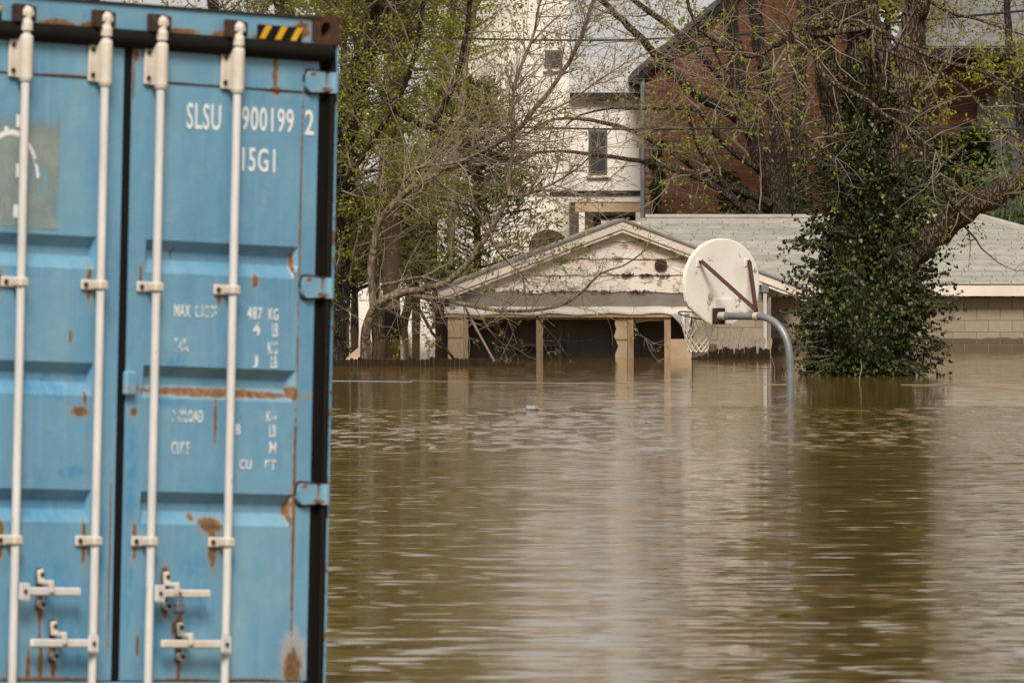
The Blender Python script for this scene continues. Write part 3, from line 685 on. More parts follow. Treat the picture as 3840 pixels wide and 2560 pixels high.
# old oval sticker, mostly gone
def sticker():
    t = NT('old_sticker'); co = t.coord('Object', (1, 1, 0.5))
    n = t.noise(co, 9.0, 7.0, 0.65)
    sep = t.n('ShaderNodeSeparateXYZ'); t.l(t.coord('Object'), sep.inputs[0])
    edge = t.sstep(t.math('ADD', t.math('ABSOLUTE', t.math('SUBTRACT', sep.outputs[2], 2.10)), t.math('MULTIPLY', n, 0.25)), 0.46, 0.34)
    f = t.math('MULTIPLY', t.sstep(n, 0.30, 0.6), edge)
    p = t.bsdf(t.ramp(t.noise(co, 16.0, 6.0), [(0.3, (0.28, 0.38, 0.38)), (0.6, (0.38, 0.44, 0.40)), (0.8, (0.42, 0.40, 0.30))]), 0.7)
    tr = t.n('ShaderNodeBsdfTransparent'); mx = t.n('ShaderNodeMixShader')
    t.l(t.math('MULTIPLY', f, 0.65), mx.inputs[0]); t.l(tr.outputs[0], mx.inputs[1]); t.l(p.outputs[0], mx.inputs[2])
    m = t.end(mx, 'Shader')
    o = box('sticker_remnant', (-0.80, -0.0022, 1.96), (-0.385, -0.0018, 2.52), m, dl)
    ov = MB()
    ring = [(-0.66 + 0.165 * math.cos(a), 2.13 + 0.22 * math.sin(a)) for a in np.linspace(0.05 * math.pi, 1.0 * math.pi, 18)]
    for i in range(len(ring) - 1):
        (xa, za), (xb, zb) = ring[i], ring[i + 1]
        k = 0.90
        ov.add([(xa, -0.0027, za), (xb, -0.0027, zb), (-0.66 + (xb + 0.66) * k, -0.0027, 2.13 + (zb - 2.13) * k), (-0.66 + (xa + 0.66) * k, -0.0027, 2.13 + (za - 2.13) * k)], [(0, 1, 2, 3)])
    ov.build('oval_mark', M['letter_ghost'], dl)
    pm = MB()
    for (x, z, w, h) in ((-0.635, 2.36, 0.03, 0.05), (-0.63, 2.16, 0.04, 0.055), (-0.64, 2.00, 0.045, 0.05), (-0.70, 2.34, 0.02, 0.02)): pm.box((x, -0.0034, z), (x + w, -0.0029, z + h))
    pm.build('paint_marks', M['letter'], dl)
sticker()
# padlock hanging on the upper right handle
pl = empty('padlock')
Mc = Matrix.LocRotScale(box_root.location, box_root.rotation_euler, None)
pl.matrix_world = Matrix.Translation(Mc @ Vector((0.262, ROD_Y - 0.05, 0.43))) @ box_root.rotation_euler.to_matrix().to_4x4()
tag(pl, 'small steel padlock hanging from the handle of the blue container', 'padlock')
MB().box((-0.022, -0.012, 0.0), (0.022, 0.012, 0.045), 0.004).build('body', M['steel'], pl)
MB().tube([(-0.014, 0, 0.0455), (-0.014, 0, 0.07), (-0.008, 0, 0.084), (0.008, 0, 0.084), (0.014, 0, 0.07), (0.014, 0, 0.0455)], 0.004, 8).build('shackle', M['steel'], pl, True)
MB().box((-0.0225, -0.0125, -0.001), (0.0225, 0.0125, 0.012), 0.003).build('bumper', plain('navy_rubber', (0.03, 0.05, 0.12), None, 0.6), pl)

# ------------------------------------------------------------------ low flooded house: front gable (garage) and long shingled wing
GY = 152.0                                   # garage front
house = empty('flooded_house', (1.75, GY, 0))
tag(house, 'low flooded house with peeling white gable, open bays and grey shingle roof', 'house')
HO = Vector((1.75, GY, 0))
def hm(): return MB()
def hput(mb, name, mat, parent=None, smooth=False):
    mb.v = [p - HO for p in mb.v]
    return mb.build(name, mat, parent or house, smooth)
AX, AZ = 1.75, 2.20                          # apex
LX, RX, EZ = -1.17, 4.67, 1.09               # eaves
def rake_z(x): return AZ - (AX - x) * (AZ - EZ) / (AX - LX) if x < AX else AZ - (x - AX) * (AZ - EZ) / (RX - AX)
# gable wall core
WL, WR = -0.93, 4.03
core = hm().prism([(WL, 0.80), (WR, 0.80), (WR, rake_z(WR) - 0.10), (AX, AZ - 0.10), (WL, rake_z(WL) - 0.10)], GY + 0.03, GY + 0.12)
gable = hput(core, 'gable_wall', M['grey_band'])
# siding boards, uneven lower edges, each lapped over the next
rng = random.Random(11)
edges = [1.040, 1.300, 1.557, 1.827, 2.12]
for i in range(4):
    z0, z1 = edges[i], edges[i + 1] + 0.012
    def half(z):
        k = (AZ - 0.16 - z) / (AZ - EZ); return AX - (AX - LX) * k, AX + (RX - AX) * k
    l0, r0 = half(z0); l1, r1 = half(z1)
    l0 = max(l0, WL - 0.03); r0 = min(r0, WR); l1 = max(l1, WL - 0.03); r1 = min(r1, WR)
    n = 26; vs = []; fs = []
    for k in range(n + 1):
        t = k / n
        xb = l0 + (r0 - l0) * t; xt = l1 + max(0.02, r1 - l1) * t
        jag = rng.uniform(-0.012, 0.012) + (rng.uniform(-0.03, 0.0) if i == 0 and rng.random() < 0.3 else 0)
        yb = GY - 0.022 + rng.uniform(-0.003, 0.003); yt = GY + 0.004
        vs += [(xb, yb, z0 + jag), (xb, yb + 0.014, z0 + jag), (xt, yt, z1), (xt, yt + 0.012, z1)]
    for k in range(n):
        a = 4 * k; b = a + 4
        fs += [(a, b, b + 2, a + 2), (a + 1, a + 3, b + 3, b + 1), (a, a + 1, b + 1, b), (a + 2, b + 2, b + 3, a + 3)]
    fs += [(0, 2, 3, 1), (4 * n, 4 * n + 1, 4 * n + 3, 4 * n + 2)]
    hput(hm().add(vs, fs), 'siding_board', M['siding'])
    # dead leaves and rot caught on the lap
    if i < 2:
        mm = hm()
        heaps = [(rng.uniform(0.05, 0.97) if i == 0 else rng.uniform(0.35, 0.72), rng.uniform(0.008, 0.03)) for _ in range(11 if i == 0 else 5)]
        for q in range(130 if i == 0 else 70):
            hc, hw = rng.choice(heaps); t = min(0.985, max(0.015, rng.gauss(hc, hw)))
            x = l0 + (r0 - l0) * t
            p = Vector((x, GY - 0.03 - rng.uniform(0, 0.01), z0 + rng.uniform(-0.018, 0.012)))
            d = Vector((rng.uniform(-1, 1), rng.uniform(-.3, .3), rng.uniform(-.5, .5))) * 0.045
            e = Vector((rng.uniform(-.3, .3), rng.uniform(-.5, .1), rng.uniform(-1, 1))) * 0.03
            mm.add([p - d, p + e, p + d, p - e * 0.6], [(0, 1, 2, 3)])
        o = hput(mm, 'rotten_leaf_litter', M['rust_dark']); o['kind'] = 'stuff'
# round rusty vent
vc = v2(1518, 608, GY - 0.045)
vent = hm().tube([(vc.x, GY - 0.055, vc.z), (vc.x, GY - 0.02, vc.z)], 0.10, 20)
vo = hput(vent, 'round_vent', M['rust'])
for k in range(5):
    zz = vc.z - 0.066 + k * 0.033; w = math.sqrt(max(0.0, 0.088 ** 2 - (zz - vc.z) ** 2))
    hput(hm().box((vc.x - w, GY - 0.064, zz - 0.008), (vc.x + w, GY - 0.0555, zz + 0.008)), 'vent_slat', M['rust_dark'], vo)
# rake boards and roof slabs
for (xa, xb) in ((LX, AX), (AX, RX)):
    za, zb = (EZ, AZ) if xa == LX else (AZ, EZ)
    q = hm().prism([(xa, za - 0.17), (xb, zb - 0.17), (xb, zb - 0.035), (xa, za - 0.035)], GY - 0.17, GY - 0.13)
    hput(q, 'rake_board', M['fascia'])
    q = hm().prism([(xa, za - 0.225), (xb, zb - 0.225), (xb, zb - 0.171), (xa, za - 0.171)], GY - 0.145, GY - 0.02)
    hput(q, 'rake_trim', M['siding'])
    q = hm().prism([(xa, za - 0.0345), (xb, zb - 0.0345), (xb, zb), (xa, za)], GY - 0.20, GY + 12.5)
    hput(q, 'roof', M['grey_roof'])
# grey band under the siding and the lean-to ledge
hput(hm().box((WL, GY + 0.0, 0.66), (WR, GY + 0.0295, 1.05)), 'wall_band', M['grey_band'])
lg = hm(); n = 24; vs = []; fs = []
for k in range(n + 1):
    x = WL - 0.14 + (3.05 + 0.14 + 0.93 - 0.2) * k / n
    sag = 0.012 * math.sin(k * 1.3) + rng.uniform(-0.008, 0.008)
    vs += [(x, GY - 0.42, 0.685 + sag), (x, GY - 0.42, 0.712 + sag), (x, GY - 0.001, 0.80 + sag * 0.4), (x, GY - 0.001, 0.77)]
for k in range(n):
    a = 4 * k; b = a + 4
    fs += [(a, b, b + 1, a + 1), (a + 1, b + 1, b + 2, a + 2), (a, a + 3, b + 3, b)]
fs += [(0, 1, 2, 3), (4 * n, 4 * n + 3, 4 * n + 2, 4 * n + 1)]
hput(lg.add(vs, fs), 'ledge_roof', M['white_paint'])
hput(hm().box((WL - 0.12, GY - 0.40, 0.635), (2.9, GY - 0.34, 0.683)), 'ledge_beam', M['tan_wood'])
# bays below the ledge
def bx(px): return X_at(px, GY)
FY0, FY1 = GY - 0.36, GY - 0.26
for (p0, p1, nm, mt, tl) in ((1680, 1738, 'wall_panel', 'tan_panel', 0.0), (1738.5, 1756, 'bay_post', 'tan_wood', 0.0), (2011, 2036, 'bay_post', 'tan_wood', 0.0), (2352, 2374, 'bay_post', 'tan_wood', 0.01), (2490, 2514, 'bay_post', 'tan_wood', 0.0)):
    x0, x1 = bx(p0), bx(p1)
    q = hm().prism([(x0 + tl, -0.8), (x1 + tl, -0.8), (x1, 0.632), (x0, 0.632)], FY0, FY1)
    o = hput(q, nm, M[mt])
hput(hm().box((bx(1680) - 0.002, FY0 - 0.012, 0.31), (bx(1739), FY0 - 0.0005, 0.335)), 'panel_batten', M['tan_wood'])
# torn tan panel beside the doorway
tp = [(bx(2351), 0.632), (bx(2351), -0.8), (bx(2312), -0.8), (bx(2306), 0.05), (bx(2318), 0.18), (bx(2302), 0.33), (bx(2310), 0.45), (bx(2304), 0.55), (bx(2316), 0.632)]
hput(hm().prism(tp, FY0 + 0.02, FY0 + 0.05), 'torn_panel', M['tan_panel'])
hput(hm().box((bx(2308), FY0 + 0.005, 0.28), (bx(2350), FY0 + 0.0195, 0.30)), 'panel_batten', M['tan_wood'])
hput(hm().box((bx(2514), FY0 + 0.01, -0.8), (bx(2592), FY0 + 0.05, 0.29)), 'low_panel', M['tan_panel'])
hput(hm().box((bx(2374), FY0 + 0.03, 0.575), (bx(2490), FY0 + 0.07, 0.632)), 'door_head', M['tan_wood'])
hput(hm().box((bx(1757), FY0 + 0.03, 0.60), (bx(2300), FY0 + 0.07, 0.634)), 'bay_head', M['tan_wood'])
# dark room behind the bays, plank back wall
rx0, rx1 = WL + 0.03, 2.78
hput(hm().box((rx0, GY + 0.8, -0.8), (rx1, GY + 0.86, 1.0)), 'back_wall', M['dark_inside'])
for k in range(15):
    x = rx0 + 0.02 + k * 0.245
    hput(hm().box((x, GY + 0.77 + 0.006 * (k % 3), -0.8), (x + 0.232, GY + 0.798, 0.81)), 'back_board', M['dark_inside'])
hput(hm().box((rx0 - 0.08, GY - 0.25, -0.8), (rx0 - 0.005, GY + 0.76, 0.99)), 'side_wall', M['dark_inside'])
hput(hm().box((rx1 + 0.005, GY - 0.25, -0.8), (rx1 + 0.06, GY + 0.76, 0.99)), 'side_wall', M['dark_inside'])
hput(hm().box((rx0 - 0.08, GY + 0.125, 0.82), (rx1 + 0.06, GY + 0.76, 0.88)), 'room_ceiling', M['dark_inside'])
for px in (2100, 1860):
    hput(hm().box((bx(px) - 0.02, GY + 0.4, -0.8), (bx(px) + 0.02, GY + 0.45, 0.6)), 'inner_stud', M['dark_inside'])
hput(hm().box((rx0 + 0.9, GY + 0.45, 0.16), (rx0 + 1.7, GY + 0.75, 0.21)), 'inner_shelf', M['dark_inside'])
# hanging sheet of bluish metal at the right end of the ledge
sh = hm().add([(bx(2512), GY - 0.41, 0.69), (bx(2590), GY - 0.41, 0.66), (bx(2582), GY - 0.47, 0.42), (bx(2568), GY - 0.46, 0.40), (bx(2548), GY - 0.43, 0.52),
               (bx(2512), GY - 0.415, 0.69), (bx(2590), GY - 0.415, 0.66), (bx(2582), GY - 0.475, 0.42), (bx(2568), GY - 0.465, 0.40), (bx(2548), GY - 0.435, 0.52)], [(0, 1, 2, 3, 4), (9, 8, 7, 6, 5), (0, 4, 9, 5), (1, 0, 5, 6), (2, 1, 6, 7), (3, 2, 7, 8), (4, 3, 8, 9)])
hput(sh, 'hanging_metal_sheet', M['blue_metal'])
# block walls
bk = MB().box((0, -0.10, 0), (0.388, 0.0, 0.189), 0.006); bk_me = mesh_data('block', bk.v, bk.f, M['block'])
bkh = MB().box((0, -0.10, 0), (0.19, 0.0, 0.189), 0.006); bkh_me = mesh_data('half_block', bkh.v, bkh.f, M['block'])
def block_wall(name, x0, x1, y, z0, rows, parent=house):
    w = hput(hm().box((x0, y - 0.092, z0 - 0.9), (x1, y + 0.05, z0 + rows * 0.199 - 0.004)), name, M['mortar_tan'], parent)
    for r in range(rows):
        x = x0 - (0.199 if r % 2 else 0.0)
        while x < x1 - 0.05:
            if x < x0 - 1e-6: shared('block', bkh_me, w, Vector((x + 0.199, y, z0 + r * 0.199)) - HO)
            elif x + 0.388 > x1 + 1e-6: shared('block', bkh_me, w, Vector((x, y, z0 + r * 0.199)) - HO)
            else: shared('block', bk_me, w, Vector((x, y, z0 + r * 0.199)) - HO)
            x += 0.398
    return w
block_wall('block_wall', 2.86, 4.05, GY + 0.06, -0.13, 5)
MY = 162.0
block_wall('block_wall', 4.06, 11.3, MY, -0.105, 5)
hput(hm().box((4.05, GY - 0.04, -0.8), (4.10, MY, 0.95)), 'return_wall', M['grey_band'])
# downspout at the corner of the gable wall
dx = X_at(2869, GY - 0.1)
hput(hm().box((dx - 0.03, GY - 0.13, -0.5), (dx + 0.03, GY - 0.08, 1.02), 0.006), 'downspout', M['gutter'])
hput(hm().box((dx - 0.06, GY - 0.15, 1.02), (dx + 0.06, GY - 0.04, 1.16), 0.01), 'rain_head', M['galv'])
# long wing: fascia, roof slope of shingle strips, hip
RY, RZ, EY, WEZ = 165.6, 2.235, 161.65, 1.10
hx0, hx1 = 2.3, X_at(3657, RY)                         # ridge from behind the gable to the hip
hipx = hx1 + (RY - EY)
fas = hput(hm().box((4.0, EY - 0.02, 0.905), (hipx, EY + 0.02, 1.085)), 'fascia_board', M['fascia'])
hput(hm().box((4.0, EY + 0.021, 0.905), (hipx, MY - 0.105, 0.93)), 'soffit', M['fascia'])
deck = hm().add([(2.2, EY, WEZ - 0.012), (hipx, EY, WEZ - 0.012), (hx1, RY, RZ - 0.012), (2.2, RY, RZ - 0.012)], [(0, 1, 2, 3)])
deck.add([(hipx, EY, WEZ - 0.012), (hipx, 2 * RY - EY, WEZ - 0.012), (hx1, RY, RZ - 0.012)], [(0, 1, 2)])
deck.add([(2.2, RY, RZ - 0.012), (hx1, RY, RZ - 0.012), (hipx, 2 * RY - EY, WEZ - 0.012), (2.2, 2 * RY - EY, WEZ - 0.012)], [(0, 1, 2, 3)])
wing_roof = hput(deck, 'wing_roof', M['grey_roof'])
def strip_mesh(name, mat, tabs, w, h, thick, seed):
    r = random.Random(seed); m = MB()
    for k in range(tabs):
        a, b = w * k / tabs + 0.004, w * (k + 1) / tabs - 0.004
        m.box((a, r.uniform(-0.006, 0.004), 0), (b, h, thick + r.uniform(0, 0.004)))
    return mesh_data(name, m.v, m.f, mat)
def shingle_roof(parent, off, x0f, x1f, y0, z0, y1, z1, rowlen, stripw, mat, variants=4, cap=300):
    """strips laid in courses up a slope facing -y; x1f(y) gives the right end of a course"""
    sl = math.hypot(y1 - y0, z1 - z0); ang = math.atan2(z1 - z0, y1 - y0); rows = int(sl / rowlen)
    ms = [strip_mesh('shingle_strip', mat, 3, stripw - 0.006, rowlen * 1.25, 0.010, 40 + k) for k in range(variants)]
    r = random.Random(8); cnt = 0
    for j in range(rows):
        t = j * rowlen / sl; y = y0 + (y1 - y0) * t; z = z0 + (z1 - z0) * t
        xl = x0f(y) if callable(x0f) else x0f - r.uniform(0, stripw)
        x = xl; first = stripw * r.uniform(0.3, 1.0) if callable(x0f) else stripw
        xe = x1f(y)
        while x < xe - stripw * 0.2:
            cnt += 1
            w = min(1.0, (xe - x) / stripw, first / stripw); first = stripw
            shared('shingle_strip', ms[r.randrange(variants)], parent, Vector((x, y, z + 0.004 + 0.004 * (j % 2))) - off, (ang - 0.012, 0, 0), (w, 1, 1))
            x += stripw * w
    return cnt
shingle_roof(wing_roof, HO, 2.35, lambda y: hx1 + (RY - y), EY - 0.03, WEZ - 0.006, RY, RZ - 0.004, 0.16, 1.05, M['shingle'])
hput(hm().tube([(2.3, RY, RZ + 0.004), (hx1, RY, RZ + 0.004)], 0.05, 8), 'ridge_cap', M['shingle'])
hput(hm().tube([(hx1, RY, RZ + 0.004), (hipx, EY, WEZ + 0.004)], 0.085, 8), 'hip_cap', M['shingle'])

# ------------------------------------------------------------------ leaning picket panel in the water
pf = empty('picket_fence_panel', v2(1695, 815, 149.5)); pf.location.z = 0
tag(pf, 'broken grey picket fence panel leaning in the water beside the net', 'fence')
po = pf.location
r = random.Random(5)
for k in range(10):
    x = X_at(2672 + k * 20.5, 149.5) - po.x
    h = 0.55 - 0.016 * k + r.uniform(-0.015, 0.015); w = 0.074
    Mt = Matrix.Translation((x, 0.0, -0.25)) @ Matrix.Rotation(math.radians(9 + r.uniform(-1.5, 1.5)), 4, 'Y') @ Matrix.Rotation(math.radians(-14), 4, 'X')
    m = MB().prism([(0, 0), (w, 0), (w, h + 0.17), (w - 0.02, h + 0.21), (0.02, h + 0.21), (0, h + 0.17)], 0.0, 0.02, Mt)
    m.build('picket', M['grey_wood'], pf)
m = MB().box((X_at(2660, 149.5) - po.x, 0.03, 0.02), (X_at(2880, 149.5) - po.x, 0.07, 0.085)); m.build('rail', M['wet_wood'], pf)
for k in range(24):
    x = X_at(2592 + k * 12.4, 149.5) - po.x; t = k / 24
    h = 0.19 * min(1, t * 3.2) * r.uniform(0.8, 1.05)
    m = MB().box((0, 0, -0.15), (0.05, 0.016, max(0.02, h)), 0, Matrix.Translation((x, -0.06 - 0.02 * (k % 2), 0)) @ Matrix.Rotation(math.radians(r.uniform(-6, 10)), 4, 'Y'))
    m.build('wet_stake', M['wet_wood'], pf)

# top of a drowned board fence in front of the garage
fe = empty('drowned_fence', v2(960, 838, 141.5)); fe.location.z = 0
tag(fe, 'dark top edge of a drowned board fence in front of the open bays', 'fence')
fo = fe.location; r = random.Random(9)
px = 1245.0
while px < 1960:
    w = r.uniform(13, 17); x0 = X_at(px, 141.5) - fo.x; x1 = X_at(px + w, 141.5) - fo.x
    h = 0.125 + r.uniform(-0.02, 0.02)
    if px > 1780: h -= 0.09 * (px - 1780) / 180
    MB().prism([(x0, -0.6), (x1, -0.6), (x1, h - 0.02), ((x0 + x1) / 2, h), (x0, h - 0.02)], r.uniform(-0.01, 0.01), 0.03).build('fence_board', M['wet_wood'], fe)
    px += w + 0.6

# ------------------------------------------------------------------ basketball hoop
BY = 112.5
hoop = empty('basketball_hoop', v2(1817, 920, BY)); hoop.location.z = 0
tag(hoop, 'basketball hoop with white fan backboard on a bent grey pole standing in flood water', 'basketball hoop')
hb = hoop.location.copy()
nrm = Vector((-0.76, 0.65, 0)); tdir = Vector((0.65, 0.76, 0))      # rim side, along the board
def depth_for(px, base_px): return (X_at(px, BY) - X_at(base_px, BY)) / nrm.x * nrm.y
arm = []
for (x, y) in ((880, 1300), (881, 1100), (877, 980), (868, 905), (850, 845), (822, 795), (785, 755), (745, 731), (705, 720), (660, 717), (560, 718), (470, 717)):
    p = z7(x, y, BY); dxp = p.x - hb.x
    arm.append(Vector((dxp, dxp / nrm.x * nrm.y, p.z)))
arm = [Vector((0.005, 0, -1.0))] + arm
path = smooth_path(arm, 0.05)
rings = MB().tube(path, 0.0435, 20); rings.build('pole', M['galv'], hoop, True)
for q in (0.955,):
    pass
cpos = arm[10] + Vector((0.03, -0.0, 0)) if False else Vector((z7(672, 717, BY).x - hb.x, 0, z7(672, 717, BY).z)); cpos.y = cpos.x / nrm.x * nrm.y
MB().tube([cpos - nrm * 0.03, cpos + nrm * 0.03], 0.051, 18).build('pole_collar', M['gutter'], hoop, True)
bc = arm[-1] + nrm * 0.10                                            # board mount centre
MB().tube([arm[-1] - nrm * 0.03, bc - nrm * 0.03], 0.050, 18).build('pole_sleeve', M['gutter'], hoop, True)
bz0 = z7(0, 771, BY).z
tc = (X_at(2440 + 459 / 1.68, BY) - hb.x - bc.x) / tdir.x            # board centre along the board
prof = [(0.20, 0.0), (0.30, 0.035), (0.50, 0.145), (0.615, 0.215), (0.665, 0.28), (0.69, 0.38), (0.70, 0.48), (0.69, 0.58), (0.655, 0.68), (0.59, 0.775), (0.50, 0.86), (0.39, 0.93), (0.26, 0.98), (0.13, 1.008)]
outl = [(x, z) for x, z in prof] + [(0.0, 1.016)] + [(-x, z) for x, z in prof[::-1]]
LEAN = 0.02
def bpt(t, z, d): return bc + tdir * (t + tc) + nrm * d + Vector((0, 0, bz0 - bc.z + z)) - nrm * 0.0
n = len(outl); vs = []
for d in (0.0, 0.028):
    for k, (x, z) in enumerate(outl): vs.append(bpt(x, z, d))
for (x, z) in outl: vs.append(bpt(x * 0.97, 0.5 + (z - 0.5) * 0.965, -0.006))
fs = [tuple(range(2 * n, 3 * n))[::-1], tuple(range(n, 2 * n))] + [(k, (k + 1) % n, (k + 1) % n + n, k + n) for k in range(n)] + [(k, (k + 1) % n, (k + 1) % n + 2 * n, k + 2 * n) for k in range(n)]
board = MB().add(vs, fs).build('backboard', M['board_white'], hoop)
def bbox(t0, t1, z0, z1, d0, d1, name, mat, parent):
    vs = [bpt(t, z, d) for z in (z0, z1) for d in (d0, d1) for t in (t0, t1)]
    return MB().add(vs, [(0, 2, 3, 1), (4, 5, 7, 6), (0, 1, 5, 4), (2, 6, 7, 3), (0, 4, 6, 2), (1, 3, 7, 5)]).build(name, mat, parent)
bbox(-0.15, 0.17, 0.008, 0.30, -0.024, -0.0065, 'mount_block', M['board_white'], board)
mt = (bc - bpt(0, 0, 0)).dot(tdir); mz = bc.z - bz0
bbox(mt - 0.125, mt + 0.10, mz - 0.095, mz + 0.095, -0.034, -0.0245, 'mount_plate', M['rust_dark'], hoop)
for (sx, sz) in ((-1, -1), (1, -1), (-1, 1), (1, 1)):
    q = bpt(mt + 0.07 * sx, mz + 0.06 * sz, -0.0345); MB().tube([q, q - nrm * 0.012], 0.012, 8).build('bolt', M['rust_dark'], hoop)
# two rusty braces
for (x, y) in ((305, 372), (620, 372)):
    t = (X_at(2440 + x / 1.68, BY) - X_at(2440 + 459 / 1.68, BY)) / tdir.x; z = (771 - y) / 1.68 / 320.0
    top = bpt(t, z, -0.03)
    end = cpos + Vector((0, 0, 0.062)) + nrm * 0.02
    br = MB(); ax = (end - top).normalized(); side = ax.cross(nrm).normalized(); oth = ax.cross(side).normalized()
    for (p, q) in ((side * 0.026, oth * 0.006), (side * 0.006, oth * 0.026)):
        o0 = oth * 0.020 if p.length > 0.01 else side * 0.020
        cs = [a + o0 + p * i + q * j for a in (top, end) for (i, j) in ((-1, -1), (1, -1), (1, 1), (-1, 1))]
        br.add(cs, [(0, 1, 2, 3), (7, 6, 5, 4)] + [(k, k + 4, (k + 1) % 4 + 4, (k + 1) % 4) for k in range(4)])
    br.build('brace', M['rust'], hoop)
    bbox(t - 0.045, t + 0.03, z - 0.055, z + 0.03, -0.016, -0.0065, 'brace_tab', M['board_white'], hoop)
    q = bpt(t, z, -0.0165); MB().tube([q - nrm * 0.035, q], 0.013, 8).build('bolt', M['rust_dark'], hoop)
# rim and net: rim tilts up away from the board
rimc = bc + nrm * 0.38 + tdir * 0.0
z_in = z7(390, 752, BY).z; z_out = z7(168, 690, BY).z
RR = 0.2286
def rpt(a, rr=RR):
    p = bc + nrm * (0.028 + 0.045 + RR + rr * math.cos(a)) + tdir * (mt * 0 + rr * math.sin(a))
    d = (0.028 + 0.045 + RR + rr * math.cos(a)) / 0.53
    p.z = z_in + (z_out - z_in) * d
    return p
rp = [rpt(2 * math.pi * k / 40) for k in range(41)]
MB().tube(rp, 0.0085, 8, False).build('rim', M['rust'], hoop, True)
for s in (-1, 1):
    a0 = bpt(0.07 * s, 0, 0.029); a0.z = z_in - 0.01
    MB().tube([a0, rpt(math.pi - 0.5 * s)], 0.008, 8).build('rim_arm', M['rust'], hoop, True)
net = MB(); NS = 12
def npt(k, row, half):
    a = 2 * math.pi * (k + (0.5 if half else 0.0)) / NS
    f = row / 7.0
    rr = RR * (1 - 0.50 * f ** 0.8)
    p = rpt(a, rr); top = rpt(a)
    base = rpt(0, 0.0)
    zt = top.z * (1 - f) + base.z * f
    drop = 0.42 * f
    p.z = zt - drop - 0.008; p += nrm * 0.0
    return p
lay = [0, 2.6, 3.6, 4.5, 5.4, 6.2, 7.0]
for i in range(len(lay) - 1):
    for k in range(NS):
        a = npt(k, lay[i], i % 2 == 1)
        for kk in ((k, k - 1) if i % 2 == 0 else (k, k + 1)):
            b = npt(kk, lay[i + 1], i % 2 == 0)
            net.tube([a, b], 0.0075 if i else 0.009, 5, False)
net.build('net', M['net'], hoop)

# ------------------------------------------------------------------ houses behind
br_m = MB().box((0, -0.05, 0), (0.20, 0.0, 0.06), 0.003); br_me1 = mesh_data('brick', br_m.v, br_m.f, M['brick'])
def brick_wall(parent, off, y, inside, x0, x1, z0, z1, near, cap=300):
    """bricks over the region; those in `near` (xa, xb, za, zb) are parts of their own, the rest one mass"""
    mass = MB(); rows = int((z1 - z0) / 0.07); cnt = 0; r = random.Random(2)
    for j in range(rows):
        z = z0 + j * 0.07; x = x0 + (0.105 if j % 2 else 0.0)
        while x + 0.2 < x1:
            if inside(x, z) and inside(x + 0.2, z) and inside(x + 0.2, z + 0.06) and inside(x, z + 0.06):
                p = Vector((x, y + r.uniform(-0.004, 0.004), z)) - off
                if near[0] <= x <= near[1] and near[2] <= z <= near[3] and cnt < cap:
                    shared('brick', br_me1, parent, p); cnt += 1
                else: mass.box(p + Vector((0, -0.05, 0)), p + Vector((0.2, 0.0, 0.06)))
            x += 0.21
    mass.build('brick_courses', M['brick_mass'], parent, False, 'stuff')
# brick gable house
KY = 190.0
KX0, KX1, KA = X_at(2418, KY), 7.9, 5.25
kz0 = Z_at(255, KY); kza = kz0 + (KA - KX0) * 0.86
bh = empty('brick_house', (5.2, KY, 0)); BO = Vector((5.2, KY, 0))
tag(bh, 'red brick gable house behind the grey shingle roof', 'house')
def kput(m, name, mat, parent=None):
    m.v = [p - BO for p in m.v]; return m.build(name, mat, parent or bh)
def kins(x, z): return KX0 <= x <= KX1 and z < kz0 + (min(x - KX0, KX1 - x)) * 0.86 - 0.05
kw = kput(MB().prism([(KX0, -2), (KX1, -2), (KX1, kz0), (KA, kza), (KX0, kz0)], KY - 0.042, KY + 0.3), 'wall', M['mortar'])
brick_wall(kw, BO, KY, kins, KX0, KX1, 1.6, kza, (KX0, KX0 + 1.72, 2.36, 4.95))
kput(MB().box((KX0, KY + 0.31, -2), (KX0 + 0.25, KY + 9, kz0)), 'side_wall', M['mortar'])
kput(MB().box((KX1 - 0.25, KY + 0.31, -2), (KX1, KY + 9, kz0)), 'side_wall', M['mortar'])
for s in (0, 1):
    xa = KX0 - 0.25 if s == 0 else KX1 + 0.25
    za = kz0 - 0.215
    poly = [(xa, za), (KA, kza), (KA, kza + 0.14), (xa, za + 0.14)] if s == 0 else [(KA, kza), (xa, za), (xa, za + 0.14), (KA, kza + 0.14)]
    kput(MB().prism(poly, KY - 0.25, KY + 9.2), 'roof', M['slate_siding'])
    kput(MB().prism([(x, z - 0.16) for x, z in poly], KY - 0.22, KY - 0.17), 'rake_board', M['dark_trim'])
for (wx, wz, ww, wh) in ((6.3, 2.9, 0.8, 1.3),):
    w = kput(MB().box((wx, KY - 0.075, wz), (wx + ww, KY - 0.052, wz + wh)), 'window', M['frame_grey'])
    kput(MB().box((wx + 0.06, KY - 0.085, wz + 0.06), (wx + ww - 0.06, KY - 0.0755, wz + wh / 2 - 0.02)), 'pane', M['glass_dark'], w)
    kput(MB().box((wx + 0.06, KY - 0.085, wz + wh / 2 + 0.02), (wx + ww - 0.06, KY - 0.0755, wz + wh - 0.06)), 'pane', M['glass_dark'], w)
kput(MB().box((KX0 - 0.09, KY - 0.16, -1.0), (KX0 - 0.005, KY - 0.06, kz0 - 0.1), 0.012), 'downspout', M['galv'])
